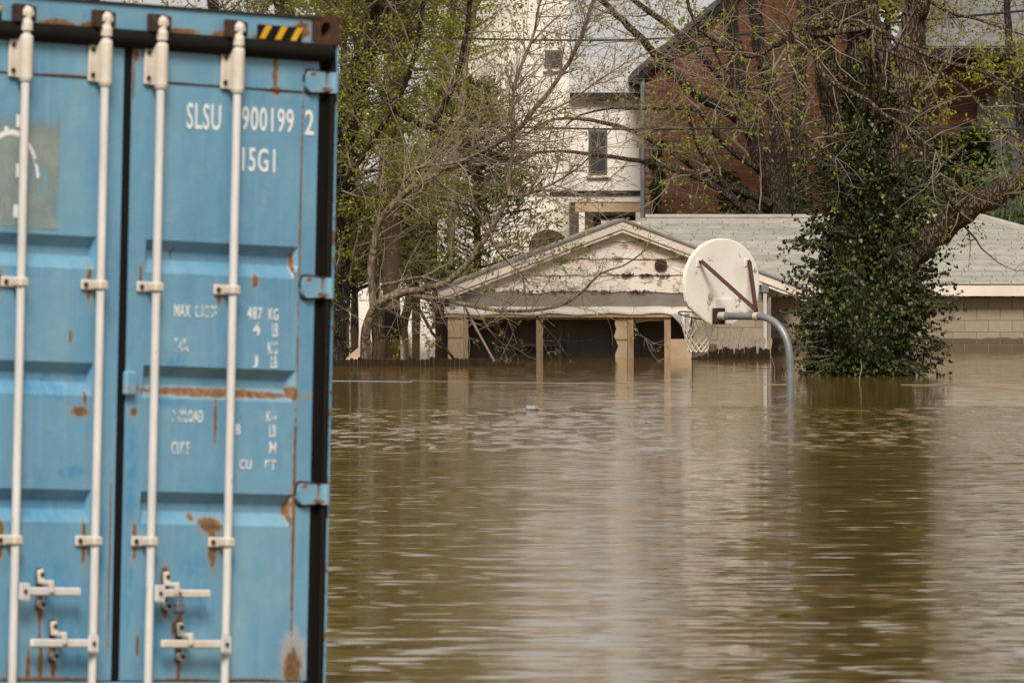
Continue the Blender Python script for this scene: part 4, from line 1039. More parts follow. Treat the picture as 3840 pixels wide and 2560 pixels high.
# white house
WY = 196.0
wh_ = empty('white_house', (0.6, WY, 0)); WO = Vector((0.6, WY, 0))
tag(wh_, 'tall cream stucco house with a dark eave and porch behind bare branches', 'house')
def wput(m, name, mat, parent=None):
    m.v = [p - WO for p in m.v]; return m.build(name, mat, parent or wh_)
tx0, tx1 = X_at(1640, WY + 1), X_at(2134, WY + 1)
wput(MB().box((tx0, WY + 1.0, -2), (tx1, WY + 7, 8.3)), 'tower_wall', M['stucco'])
wput(MB().prism([(tx0 - 0.2, 8.3), (tx1 + 0.2, 8.3), ((tx0 + tx1) / 2, 9.3)], WY + 0.8, WY + 7.2), 'tower_roof', M['grey_roof'])
gx0, gx1 = tx1 + 0.003, X_at(2408, WY)
wing_top = Z_at(372, WY)
wput(MB().box((gx0, WY, -2), (gx1, WY + 5, wing_top)), 'wing_wall', M['stucco'])
wput(MB().box((gx0 + 0.004, WY - 0.2, wing_top + 0.002), (gx1 + 0.1, WY + 0.1, wing_top + 0.13)), 'eave', M['dark_trim'])
wput(MB().prism([(gx0 + 0.004, wing_top + 0.14), (gx1 + 0.1, wing_top + 0.14), (gx1 + 0.1, wing_top + 0.9), (gx0 + 0.004, wing_top + 0.9)], 0, 0.05, Matrix.Translation((0, WY - 0.18, 0)) @ Matrix.Shear('XZ', 4, (0, 0)) ) if False else MB().add([(gx0 + 0.004, WY - 0.2, wing_top + 0.135), (gx1 + 0.1, WY - 0.2, wing_top + 0.135), (gx1 + 0.1, WY + 2.4, wing_top + 0.85), (gx0 + 0.004, WY + 2.4, wing_top + 0.85)], [(0, 1, 2, 3)]), 'wing_roof', M['pale_roof'])
def window(put, x0, x1, z0, z1, y, par=None):
    w = put(MB().box((x0 - 0.05, y - 0.03, z0 - 0.05), (x1 + 0.05, y - 0.002, z1 + 0.05)), 'window', M['frame_grey'], par)
    mzz = (z0 + z1) / 2
    put(MB().box((x0, y - 0.042, z0), (x1, y - 0.0305, mzz - 0.02)), 'pane', M['glass_dark'], w)
    put(MB().box((x0, y - 0.042, mzz + 0.02), (x1, y - 0.0305, z1)), 'pane', M['glass_dark'], w)
    put(MB().box((x0 - 0.09, y - 0.08, z0 - 0.10), (x1 + 0.09, y - 0.002, z0 - 0.052)), 'sill', M['stucco_white'], w)
window(wput, X_at(2216, WY), X_at(2268, WY), Z_at(648, WY), Z_at(498, WY), WY)
window(wput, X_at(2052, WY + 1), X_at(2100, WY + 1), Z_at(250, WY + 1), Z_at(198, WY + 1), WY + 1)
# porch
pz = Z_at(727, WY)
px0 = X_at(2062, WY)
wput(MB().box((px0, WY - 1.4, pz - 0.03), (gx1, WY - 0.003, pz + 0.06)), 'porch_roof', M['dark_trim'])
wput(MB().box((px0 + 0.05, WY - 1.36, pz - 0.17), (gx1, WY - 1.28, pz - 0.032)), 'porch_fascia', M['stucco_white'])
wput(MB().box((X_at(2155, WY), WY - 1.34, pz - 0.37), (gx1 - 0.02, WY - 1.2, pz - 0.172)), 'porch_beam', M['tan_panel'])
for q in (2180, 2392):
    wput(MB().box((X_at(q, WY) - 0.06, WY - 1.33, -2), (X_at(q, WY) + 0.06, WY - 1.21, pz - 0.373)), 'porch_post', M['stucco'])
wput(MB().box((X_at(2225, WY), WY - 0.03, -1), (X_at(2385, WY), WY - 0.002, pz - 0.45)), 'porch_door', M['brown_wood'])
wput(MB().prism([(X_at(2112, WY), Z_at(720, WY)), (X_at(2172, WY), Z_at(720, WY)), (X_at(2130, WY), Z_at(590, WY)), (X_at(2118, WY), Z_at(590, WY))], WY - 0.25, WY - 0.004), 'buttress', M['stucco_white'])
# brown arched doorway low in the white wall
ac = at(2058, 905, WY); ar = 0.40
arch = [(ac.x - ar, -1.0)] + [(ac.x - ar * math.cos(a), ac.z - 0.1 + ar * 0.85 * math.sin(a)) for a in np.linspace(0, math.pi, 12)] + [(ac.x + ar, -1.0)]
wput(MB().prism(arch, WY + 0.93, WY + 0.998), 'arched_door', M['brown_wood'])
# low cream wall standing in the water left of the garage
lw = empty('cream_garden_wall', (X_at(1560, 217), 217, 0)); LO = lw.location.copy()
tag(lw, 'long low cream wall standing in the water behind the slim tree trunks', 'wall')
MB().box((X_at(1180, 217) - LO.x, 0, -2), (X_at(1690, 217) - LO.x, 0.25, Z_at(1050, 217))).build('wall', M['stucco'], lw)
MB().box((X_at(1180, 217) - LO.x, -0.05, Z_at(1050, 217) + 0.001), (X_at(1690, 217) - LO.x, 0.3, Z_at(1050, 217) + 0.08)).build('coping', M['stucco_white'], lw)
# brown timber post block beside the garage
tb = empty('timber_gate_post', (X_at(1660, 154), 154.0, 0))
tag(tb, 'wide brown timber gate post at the left corner of the flooded house', 'post')
MB().box((-0.12, -0.06, -1), (0.10, 0.06, 1.10), 0.01).build('post', M['brown_wood'], tb)
MB().box((-0.15, -0.09, 1.1005), (0.13, 0.09, 1.14), 0.01).build('cap', M['brown_wood'], tb)
# brick house with slate roof at the right
QY = 186.0
q0, q1 = X_at(3400, QY), 14.5
qz = Z_at(215, QY)
rh = empty('slate_roof_house', (10.5, QY, 0)); QO = Vector((10.5, QY, 0))
tag(rh, 'brick house with grey slate roof and dark siding behind the ivy covered tree', 'house')
def qput(m, name, mat, parent=None):
    m.v = [p - QO for p in m.v]; return m.build(name, mat, parent or rh)
qw = qput(MB().box((q0, QY - 0.042, -2), (q1, QY + 6, qz)), 'wall', M['mortar'])
brick_wall(qw, QO, QY, lambda x, z: q0 <= x <= q1, q0, 10.6, 3.3, qz, (X_at(3560, QY), X_at(3845, QY), 4.3, qz), 120)
qput(MB().box((q0 - 0.3, QY - 1.4, qz + 0.001), (q1 + 0.3, QY - 0.05, qz + 0.16)), 'eave', M['dark_trim'])
qr = qput(MB().add([(q0 - 0.3, QY - 1.42, qz + 0.165), (q1 + 0.3, QY - 1.42, qz + 0.165), (q1 - 1.5, QY + 3.6, qz + 2.9), (q0 + 0.9, QY + 3.6, qz + 2.9)], [(0, 1, 2, 3)]), 'roof', M['grey_roof'])
shingle_roof(qr, QO, lambda y: q0 - 0.3 + (y - QY + 1.42) * 0.24, lambda y: 10.9, QY - 1.44, qz + 0.18, QY + 3.5, qz + 2.85, 0.19, 0.95, M['slate'])
qput(MB().box((X_at(3665, QY), QY - 0.30, -1), (q1, QY - 0.06, Z_at(392, QY))), 'siding_bay', M['slate_siding'])
for k in range(16):
    zz = Z_at(392, QY) - 0.01 - k * 0.15
    qput(MB().box((X_at(3662, QY), QY - 0.325, zz - 0.145), (11.2, QY - 0.301, zz)), 'siding_plank', M['slate_siding'])
window(qput, X_at(3710, QY), X_at(3775, QY), Z_at(470, QY), Z_at(372, QY), QY - 0.326)

# ------------------------------------------------------------------ utility pole and wires
UY = 178.0
up = empty('utility_pole', (X_at(1467, UY), UY, 0))
tag(up, 'brown wooden utility pole with black tarred base standing in the water', 'utility pole')
MB().tube([(0, 0, 0.55), (0, 0, 9.2)], [0.165, 0.12], 16).build('shaft', M['brown_wood'], up, True)
MB().tube([(0, 0, -2), (0, 0, 0.549)], [0.185, 0.172], 16).build('tarred_base', M['tarred'], up, True)
MB().box((-1.1, -0.16, 8.6), (1.1, -0.124, 8.72)).build('cross_arm', M['brown_wood'], up)
def wire(name, pts, rad, label):
    pts = [at(*p) for p in pts]
    o = MB().tube(smooth_path(pts, 1.0), rad, 6).build(name, M['wire'], None, True)
    tag(o, label, 'power line', 'overhead wires')
wire('overhead_wire', [(1480, 139, 177.9), (2040, 151, 172), (2433, 147, 168), (2988, 114, 162), (3840, 41, 154), (4700, -60, 146)], 0.021, 'upper black overhead wire rising towards the slate roof')
wire('overhead_wire', [(1480, 466, 177.9), (2040, 480, 172), (2416, 485, 168), (3070, 478, 162), (3840, 484, 154), (4700, 500, 146)], 0.021, 'lower black overhead wire crossing the brick gable')
wire('thin_wire', [(1480, 700, 177.9), (2013, 657, 173), (2400, 619, 169), (2634, 586, 166), (3137, 492, 160), (3900, 330, 152)], 0.006, 'thin slanting service wire below the two thick wires')

# ------------------------------------------------------------------ trees
def rnd_dir(r):
    z = r.uniform(-1, 1); a = r.uniform(0, 2 * math.pi); s = math.sqrt(1 - z * z)
    return Vector((s * math.cos(a), s * math.sin(a), z))
class Tree:
    """limbs and twigs go into two meshes; tips remember where leaves grow"""
    def __init__(s, name, base, label, seed):
        s.root = empty(name, base); s.o = Vector(base); tag(s.root, label, 'tree'); s.r = random.Random(seed)
        s.trunk = MB(); s.twig = MB(); s.tips = []
    def limb(s, pts, r0, r1, sides=10, step=0.3, rough=0.06, twig=False, taper=1.0):
        P = smooth_path(pts, step); n = len(P); r = s.r
        R = [r0 + (r1 - r0) * (i / max(1, n - 1)) ** taper for i in range(n)]
        P = [p + rnd_dir(r) * rad * 0.25 for p, rad in zip(P, R)]
        ph = [r.uniform(0.0, 6.28) for _ in range(3)]
        wob = (lambda i, k: 1 + rough * (math.sin(k * 2.0 + ph[0] + i * 0.15) + 0.6 * math.sin(k * 3.7 + ph[1] - i * 0.4) + 0.5 * math.sin(i * 0.9 + ph[2] + k))) if sides >= 8 else None
        (s.twig if twig else s.trunk).tube([p - s.o for p in P], R, sides, True, wob)
        return P, R
    def wander(s, p, d, length, n, wig, up, r):
        pts = [p.copy()]; d = d.normalized()
        for i in range(n):
            d = (d + rnd_dir(r) * wig + Vector((0, 0, up))).normalized()
            p = p + d * (length / n); pts.append(p.copy())
        return pts
    def sprout(s, P, R, count, lmin, lmax, level=1, t0=0.15, t1=1.0, up=0.04, wig=0.22, rscale=0.55, rmax=0.03, flat=0.6, bias=None, sides=5, kids=3.0, leaf=1.0):
        r = s.r; n = len(P)
        for c in range(count):
            i = min(n - 2, max(0, int((t0 + (t1 - t0) * r.random()) * (n - 1))))
            ax = (P[i + 1] - P[i]).normalized()
            d = rnd_dir(r); d = d - ax * d.dot(ax); d.y *= flat
            if d.length < 1e-3: continue
            d = d.normalized() + ax * r.uniform(0.2, 1.0)
            if bias is not None: d += bias
            L = r.uniform(lmin, lmax); rad = min(rmax, R[i] * rscale)
            m = max(3, int(L / 0.16)); m = min(m, 9)
            pts = s.wander(P[i], d, L, m, wig, up, r)
            rr = [max(0.0028, rad * (1 - 0.85 * k / m)) for k in range(m + 1)]
            s.twig.tube([q - s.o for q in pts], rr, sides, False)
            if level > 0:
                s.sprout(pts, rr, max(1, int(kids * r.uniform(0.6, 1.4))), lmin * 0.42, lmax * 0.45, level - 1, 0.2, 1.0, up, wig * 1.15, 0.7, rmax * 0.55, flat, bias, 4 if level > 1 else 3, kids, leaf)
            else:
                for k in range(1, m + 1):
                    if r.random() < 0.6 * leaf: s.tips.append((pts[k].copy(), (pts[k] - pts[k - 1]).normalized()))
            if r.random() < leaf: s.tips.append((pts[-1].copy(), (pts[-1] - pts[-2]).normalized()))
    def done(s, bark, twig):
        if s.trunk.v: s.trunk.build('trunk', bark, s.root, True)
        if s.twig.v: s.twig.build('branches', twig, s.root, True)

def leaf_cloud(name, parent, off, centres, dirs, size, mat, shape='kite', seed=0, jitter=0.35, spread=None):
    """many separate small leaves; centres (n,3), dirs (n,3) main pointing direction"""
    g = np.random.default_rng(seed)
    C = np.asarray(centres, float) - np.array(off); D = np.asarray(dirs, float); n = len(C)
    D = D + g.normal(0, jitter, D.shape); D /= np.linalg.norm(D, axis=1, keepdims=True) + 1e-9
    A = g.normal(0, 1, D.shape); Sd = np.cross(D, A); Sd /= np.linalg.norm(Sd, axis=1, keepdims=True) + 1e-9
    N = np.cross(Sd, D)
    sz = size * g.uniform(0.6, 1.25, (n, 1))
    if shape == 'kite':
        base = [(0, 0, 0), (0.27, 0.45, 0.10), (0, 1, 0), (-0.27, 0.45, 0.10)]; F = [(0, 1, 2), (0, 2, 3)]
    elif shape == 'ivy':
        base = [(0, 0, 0), (0.42, 0.10, 0.08), (0.40, 0.48, 0.10), (0, 1.0, -0.06), (-0.40, 0.48, 0.10), (-0.42, 0.10, 0.08)]; F = [(0, 1, 2), (0, 2, 3), (0, 3, 4), (0, 4, 5)]
    else:
        base = [(0, 0, 0), (0.09, 0.5, 0.03), (0, 1, 0), (-0.09, 0.5, 0.03)]; F = [(0, 1, 2), (0, 2, 3)]
    k = len(base)
    V = np.stack([C + sz * (Sd * b[0] + D * b[1] + N * b[2]) for b in base], 1).reshape(-1, 3)
    T = (np.array(F)[None] + (np.arange(n) * k)[:, None, None]).reshape(-1, 3)
    me = bpy.data.meshes.new(name)
    me.vertices.add(len(V)); me.vertices.foreach_set('co', V.ravel())
    me.loops.add(len(T) * 3); me.loops.foreach_set('vertex_index', T.ravel().astype(np.int32))
    me.polygons.add(len(T)); me.polygons.foreach_set('loop_start', np.arange(0, len(T) * 3, 3, dtype=np.int32))
    me.update(calc_edges=True); me.materials.append(mat)
    return link(bpy.data.objects.new(name, me), parent)
def clusters(tips, per, rad, r, droop=0.5):
    C = []; D = []
    for (p, d) in tips:
        for k in range(per):
            o = rnd_dir(r)
            C.append(p + o * rad * r.random()); D.append(o * 0.8 + d * 0.4 + Vector((0, 0, -droop)))
    return C, D

# ---- ivy covered tree, sharp, at the right
IY = 132.0
ib = v2(1995, 862, IY); ib.z = 0
iv = Tree('ivy_covered_tree', ib, 'large tree wrapped in dark ivy standing in the water beside the hoop', 21)
A_, Ar = iv.limb([v2(1985, 900, IY), v2(1962, 640, IY - 0.1), v2(1935, 480, IY - 0.1), z5(1070, 800, IY - 0.1), z5(1020, 520, IY), z5(985, 250, IY), z5(975, 40, IY + 0.1), v2(1905, -140, IY + 0.3), v2(1880, -420, IY + 0.6), v2(1800, -700, IY + 0.8)], 0.24, 0.07, 20, 0.12, 0.05)
B_, Br = iv.limb([v2(2000, 900, IY + 0.1), v2(1995, 600, IY + 0.1), v2(1975, 420, IY + 0.15), z5(1240, 500, IY + 0.1), z5(1235, 200, IY + 0.2), z5(1200, -100, IY + 0.3), v2(1960, -300, IY + 0.2), v2(1990, -700, IY)], 0.26, 0.07, 20, 0.12, 0.05)
B2, B2r = iv.limb([v2(2010, 640, IY - 0.1), z5(1370, 780, IY - 0.05), z5(1375, 450, IY), z5(1340, 200, IY), z5(1300, -20, IY), v2(2010, -200, IY - 0.3), v2(2080, -500, IY - 0.4)], 0.17, 0.06, 16, 0.12, 0.05)
C_, Cr = iv.limb([v2(2020, 900, IY - 0.1), v2(2030, 620, IY - 0.1), v2(2050, 500, IY - 0.15), z5(1490, 760, IY - 0.1), z5(1560, 560, IY - 0.1), z5(1575, 330, IY), z5(1600, 130, IY), z5(1640, -60, IY), v2(2110, -250, IY + 0.4), v2(2180, -650, IY + 0.6)], 0.24, 0.13, 22, 0.12, 0.05, taper=0.6)
E_, Er = iv.limb([v2(2030, 700, IY - 0.1), v2(2085, 610, IY - 0.2), v2(2140, 545, IY - 0.3), v2(2210, 490, IY - 0.4), v2(2290, 445, IY - 0.5), v2(2370, 400, IY - 0.6), v2(2500, 310, IY - 0.9), v2(2640, 170, IY - 1.0)], 0.20, 0.10, 18, 0.12, 0.05)
# woody vines on the trunk
for (pts, rr) in (([z5(1320, 120, IY - 0.28), z5(1330, 400, IY - 0.30), z5(1345, 640, IY - 0.3), z5(1320, 800, IY - 0.35), z5(1300, 1000, IY - 0.4)], 0.035), ([z5(1300, 100, IY - .25), z5(1380, 420, IY - .3), z5(1400, 540, IY - .3), z5(1360, 700, IY - .35)], 0.028),
                  ([z5(930, 560, IY - .2), z5(975, 700, IY - .25), z5(1000, 900, IY - .3), z5(1060, 970, IY - .3), z5(1150, 1050, IY - .3)], 0.02), ([z5(985, 560, IY - .25), z5(1040, 660, IY - .27), z5(1095, 760, IY - .3)], 0.016), ([z5(1350, 820, IY - .4), z5(1320, 940, IY - .45), z5(1280, 1080, IY - .45)], 0.03)):
    iv.limb(pts, rr, rr * 0.6, 7, 0.15)
# gnarled low limb and its long branches
G_, Gr = iv.limb([z5(1240, 170, IY), z5(1130, 110, IY - 0.3), z5(1040, 90, IY - 0.5), z5(960, 140, IY - 0.7), z5(880, 200, IY - 0.8), z5(790, 260, IY - 0.9), z5(720, 285, IY - 1.0)], 0.13, 0.05, 14, 0.08, 0.12)
K_, Kr = iv.limb([z5(1090, 60, IY - .4), z5(1000, 20, IY - .5), z5(960, -60, IY - .6), v2(1860, -160, IY - .8)], 0.10, 0.05, 12, 0.1, 0.1)
mains = []
def M5(pts, y0, y1, ra, rb):
    n = len(pts); P = [z5(x, y, IY + y0 + (y1 - y0) * i / (n - 1)) for i, (x, y) in enumerate(pts)]
    q = iv.limb(P, ra, rb, 9, 0.15, 0.06); mains.append(q); return q
M5([(880, 240), (1000, 225), (1180, 205), (1340, 190), (1480, 270), (1650, 350), (1850, 430), (2050, 480), (2240, 565), (2352, 625), (2600, 700)], -0.9, -1.8, 0.048, 0.014)
M5([(950, 165), (1080, 165), (1200, 230), (1350, 320), (1600, 410), (1850, 540), (2000, 650), (2090, 760), (2200, 870), (2352, 960), (2550, 1010)], -0.8, -1.9, 0.045, 0.013)
M5([(880, 230), (935, 330), (960, 460), (1050, 560), (1200, 632), (1310, 700), (1420, 790), (1560, 870), (1680, 970), (1830, 1080), (1960, 1145), (2170, 1168)], -0.9, -2.1, 0.055, 0.008)
M5([(800, 250), (650, 315), (500, 385), (380, 330), (250, 270), (150, 200), (80, 60), (60, -80)], -0.9, -1.6, 0.04, 0.02)
M5([(480, 385), (330, 325), (180, 310), (60, 370), (-80, 420)], -1.2, -1.8, 0.02, 0.008)
M5([(230, 280), (300, 450), (420, 560), (480, 680), (600, 745), (760, 770), (950, 825)], -1.4, -1.0, 0.022, 0.007)
M5([(452, 600), (560, 600), (680, 650), (760, 720), (920, 800)], -1.2, -0.8, 0.014, 0.006)
M5([(1700, 0), (1800, 60), (1880, 100), (2020, 130), (2200, 190), (2352, 240)], 0.0, -1.0, 0.03, 0.01)
M5([(850, 900), (980, 1010), (1150, 1115)], -1.0, -0.8, 0.018, 0.008)
M5([(1780, 1180), (1810, 1300), (1880, 1400), (1930, 1460)], -0.9, -0.6, 0.018, 0.03)
M5([(2240, 900), (2235, 1040), (2290, 1180), (2340, 1240)], -1.7, -1.9, 0.012, 0.005)
for (P, R) in mains:
    iv.sprout(P, R, 12, 0.35, 1.1, 1, 0.1, 1.0, 0.01, 0.30, 0.6, 0.011, 0.8, None, 5, 3.0, 0.36)
iv.sprout(G_, Gr, 26, 0.4, 1.5, 2, 0.2, 1.0, 0.03, 0.32, 0.35, 0.02, 0.8, None, 5, 3.0, 0.25)
iv.sprout(K_, Kr, 14, 0.5, 1.5, 2, 0.2, 1.0, 0.03, 0.32, 0.35, 0.02, 0.8, None, 5, 3.0, 0.25)
for (P, R) in ((A_, Ar), (B_, Br), (B2, B2r), (C_, Cr)):
    iv.sprout(P, R, 26, 1.2, 3.0, 2, 0.64, 1.0, 0.05, 0.2, 0.3, 0.05, 0.9, None, 6, 6.0, 0.9)
iv.sprout(E_, Er, 14, 0.5, 1.6, 2, 0.3, 1.0, 0.08, 0.25, 0.2, 0.02, 0.8, None, 5, 3.0, 0.5)
iv.done(M['bark'], M['twig'])
# ivy: dense coat round the stems, loose sprays at its edge
prof_i = [(-0.15, 0.60), (0.0, 0.64), (0.37, 0.73), (0.8, 0.78), (1.2, 0.76), (1.57, 0.68), (1.87, 0.62), (2.17, 0.60), (2.47, 0.58), (2.77, 0.56), (3.07, 0.53), (3.37, 0.50), (3.67, 0.44), (4.2, 0.34), (5.2, 0.2)]
def ivy_rad(z): return float(np.interp(z, [p[0] for p in prof_i], [p[1] for p in prof_i]))
def ivy_cx(z): return float(np.interp(z, [0, 2, 3.4, 4.8], [v2(1995, 0, IY).x, v2(1998, 0, IY).x, v2(1990, 0, IY).x, v2(1985, 0, IY).x]))
r = random.Random(77); C = []; D = []; stems = MB()
lump = [(r.uniform(0, 6.28), r.uniform(0, 4), r.uniform(0.2, 0.45), r.uniform(-0.34, 0.34)) for _ in range(60)]
for k in range(25000):
    z = 5.2 * r.random() ** 1.5 - 0.1
    if z > 3.0 and r.random() < (z - 3.0) / 1.7: continue
    a = r.uniform(0, 2 * math.pi); R0 = ivy_rad(z)
    for (la, lz, lr, lh) in lump:
        da = (a - la + math.pi) % (2 * math.pi) - math.pi
        q = ((da * R0) ** 2 + (z - lz) ** 2) / (lr * lr)
        if q < 1: R0 *= 1 + lh * (1 - q)
    rr = R0 * (1 - 0.45 * r.random() ** 2.2)
    C.append(Vector((ivy_cx(z) + rr * math.cos(a), IY + rr * 0.85 * math.sin(a), z)))
    D.append(Vector((math.cos(a) * 0.6, math.sin(a) * 0.6, -0.75)))
for k in range(420):                         # sprays that stick out
    z = r.uniform(0.0, 3.2); a = r.uniform(0, 2 * math.pi)
    if r.random() < 0.6: a = r.choice((0, math.pi)) + r.gauss(0, 0.5)
    R0 = ivy_rad(z) * 0.85; p = Vector((ivy_cx(z) + R0 * math.cos(a), IY + R0 * 0.85 * math.sin(a), z))
    d = Vector((math.cos(a), math.sin(a), r.uniform(-0.35, 0.75)))
    pts = iv.wander(p, d, r.uniform(0.22, 0.72), 6, 0.22, 0.0, r)
    stems.tube([q - iv.o for q in pts], [0.006, 0.005, 0.005, 0.004, 0.004, 0.003, 0.002], 4, False)
    for j in range(1, 7):
        for m in range(3):
            C.append(pts[j] + rnd_dir(r) * 0.025); D.append((pts[j] - pts[j - 1]).normalized() * 0.5 + rnd_dir(r) * 0.5 + Vector((0, 0, -0.7)))
for (P, R) in ((A_, Ar), (C_, Cr), (E_, Er), (B2, B2r)):      # ivy creeping up the stems
    n = len(P)
    for k in range(360):
        t = r.random() ** 1.6 * 0.42; i = int(t * (n - 1))
        C.append(P[i] + rnd_dir(r) * (R[i] + 0.04)); D.append(rnd_dir(r) + Vector((0, 0, -0.6)))
leaf_cloud('ivy', iv.root, iv.o, C, D, 0.057, M['ivy'], 'ivy', 5, 0.45)
stems.build('ivy_stems', M['twig'], iv.root, False, 'stuff')
C, D = clusters(iv.tips, 4, 0.07, r, 0.55)
leaf_cloud('crown', iv.root, iv.o, C, D, 0.062, M['spring'], 'kite', 6)

# ---- big grey trees between the brick house and the ivy tree
GYt = 181.0
gb = at(2930, 1230, GYt); gb.z = -0.5
gt = Tree('forked_grey_tree', gb, 'forked grey tree with long arching limbs in front of the brick house', 31)
T1, T1r = gt.limb([at(2940, 1300, GYt), at(2930, 820, GYt), z5(560, 1050, GYt), z5(470, 760, GYt), z5(420, 560, GYt), z5(380, 250, GYt), z5(340, -40, GYt), at(2700, -400, GYt + 0.5), at(2640, -900, GYt + 1)], 0.24, 0.08, 16, 0.25, 0.05)
T2, T2r = gt.limb([at(2980, 1300, GYt + 0.3), at(2985, 820, GYt + 0.3), z5(830, 1000, GYt + .3), z5(830, 500, GYt + .4), z5(850, 120, GYt + .4), at(3020, -300, GYt + 1), at(3080, -900, GYt + 1.5)], 0.18, 0.07, 14, 0.25, 0.05)
T3, T3r = gt.limb([at(2955, 1250, GYt + .2), z5(680, 900, GYt + .3), z5(590, 500, GYt + .4), z5(540, 200, GYt + .4), z5(520, -60, GYt + .5), at(2810, -500, GYt + .6), at(2860, -900, GYt + 1)], 0.19, 0.08, 14, 0.25, 0.05)
gm = []
def M4(tree, pts, Y0, Y1, ra, rb, f=z4, sides=9, taper=0.8):
    n = len(pts); P = [f(x, y, Y0 + (Y1 - Y0) * i / (n - 1)) for i, (x, y) in enumerate(pts)]
    return tree.limb(P, ra, rb, sides, 0.2, 0.05, False, taper)
gm.append(M4(gt, [(3055, 1600), (2930, 1500), (2800, 1420), (2700, 1340), (2540, 1230), (2352, 1155), (2100, 1092), (1800, 1050), (1500, 1026), (1300, 1062), (1190, 1135)], GYt - .2, GYt - 1.6, 0.085, 0.018))
gm.append(M4(gt, [(2985, 1390), (2790, 1300), (2600, 1240), (2400, 1090), (2200, 970), (2050, 890), (1850, 832), (1600, 800), (1450, 830), (1340, 900)], GYt - .2, GYt - 1.2, 0.085, 0.02))
gm.append(M4(gt, [(2905, 1150), (2760, 1060), (2600, 900), (2500, 760), (2352, 735), (2100, 738), (1900, 735), (1700, 780), (1600, 850)], GYt - .2, GYt - 1.0, 0.06, 0.015))
gm.append(M4(gt, [(2770, 800), (2640, 720), (2480, 640), (2352, 520), (2200, 380), (2120, 280), (2020, 180), (1940, 100), (1860, 20), (1700, -150)], GYt, GYt - 1.2, 0.11, 0.05))
gm.append(M4(gt, [(2775, 690), (2700, 600), (2560, 420), (2440, 300), (2352, 230), (2240, 130), (2100, 40), (2000, -60)], GYt, GYt - 0.8, 0.09, 0.05))
gm.append(M4(gt, [(3030, 1570), (2900, 1450), (2760, 1380), (2650, 1230), (2540, 1080), (2470, 930), (2420, 760)], GYt - .3, GYt - 0.8, 0.09, 0.03))
for (P, R) in gm: gt.sprout(P, R, 9, 0.6, 1.9, 2, 0.15, 1.0, 0.05, 0.2, 0.45, 0.02, 0.8, None, 5, 3.2, 0.40)
for (P, R) in ((T1, T1r), (T2, T2r), (T3, T3r)):
    gt.sprout(P, R, 5, 1.0, 2.6, 2, 0.30, 0.75, 0.05, 0.2, 0.3, 0.04, 0.9, None, 5, 3.5, 0.55)
    gt.sprout(P, R, 26, 1.5, 3.4, 2, 0.62, 1.0, 0.05, 0.2, 0.4, 0.05, 0.9, None, 5, 6.0, 0.9)
gt.done(M['bark_dark'], M['twig'])
C, D = clusters(gt.tips, 4, 0.10, r, 0.5)
leaf_cloud('crown', gt.root, gt.o, C, D, 0.085, M['spring'], 'kite', 7)

# ---- left: ivy-dark leaning tree, curved limb tree, drooping limbs
LYt = 150.5
lt = Tree('leaning_dark_tree', Vector((at(1262, 0, LYt).x, LYt, -0.3)), 'thick dark leaning tree hung with ivy right beside the blue container', 41)
L1, L1r = lt.limb([at(1250, 1400, LYt), z4(30, 1700, LYt), z4(55, 1300, LYt), z4(100, 900, LYt), z4(180, 560, LYt), z4(290, 250, LYt), z4(365, -20, LYt), z4(430, -350, LYt), z4(470, -900, LYt + .5), z4(450, -1500, LYt + .8)], 0.24, 0.09, 16, 0.15, 0.08)
lm = [M4(lt, [(-40, 1420), (60, 1290), (150, 1160), (320, 900), (440, 700), (540, 480), (590, 250), (630, 0), (650, -300)], LYt - .6, LYt - 1.2, 0.05, 0.03),
      M4(lt, [(100, 600), (240, 575), (340, 620), (360, 690)], LYt - .2, LYt - .9, 0.022, 0.008),
      M4(lt, [(230, 400), (320, 560), (420, 740), (560, 820), (720, 880), (850, 980), (940, 1110), (1000, 1240), (1040, 1380), (1090, 1540), (1095, 1620), (1150, 1720), (1240, 1810), (1350, 1925)], LYt - .3, LYt - 1.6, 0.075, 0.014),
      M4(lt, [(690, 825), (770, 720), (830, 580), (870, 450), (900, 330), (940, 100), (955, -100), (980, -500)], LYt - .9, LYt - 1.2, 0.05, 0.03),
      M4(lt, [(20, 1300), (250, 1172), (400, 1160), (520, 1220), (700, 1330), (850, 1372), (1100, 1440)], LYt - .4, LYt - 1.4, 0.028, 0.008)]
for (P, R) in lm: lt.sprout(P, R, 20, 0.5, 1.5, 2, 0.15, 1.0, 0.03, 0.25, 0.5, 0.02, 0.8, None, 5, 3.0, 0.5)
lt.sprout(L1, L1r, 60, 0.7, 2.0, 2, 0.12, 0.62, 0.05, 0.22, 0.25, 0.025, 0.9, None, 5, 3.5, 0.8)
lt.sprout(L1, L1r, 60, 1.2, 3.2, 2, 0.5, 1.0, 0.05, 0.22, 0.3, 0.04, 0.9, None, 5, 5.0, 0.9)
lt.done(M['bark_dark'], M['twig'])
C, D = clusters(lt.tips, 7, 0.13, r, 0.4)
leaf_cloud('crown', lt.root, lt.o, C, D, 0.062, M['spring_dark'], 'kite', 8)
C = []; D = []
for k in range(1300):
    i = int(r.random() ** 1.2 * 0.75 * (len(L1) - 1)); d = rnd_dir(r)
    C.append(L1[i] + d * (L1r[i] + r.uniform(0.0, 0.10))); D.append(d * 0.6 + Vector((0, 0, -0.8)))
leaf_cloud('ivy', lt.root, lt.o, C, D, 0.075, M['ivy'], 'ivy', 9)

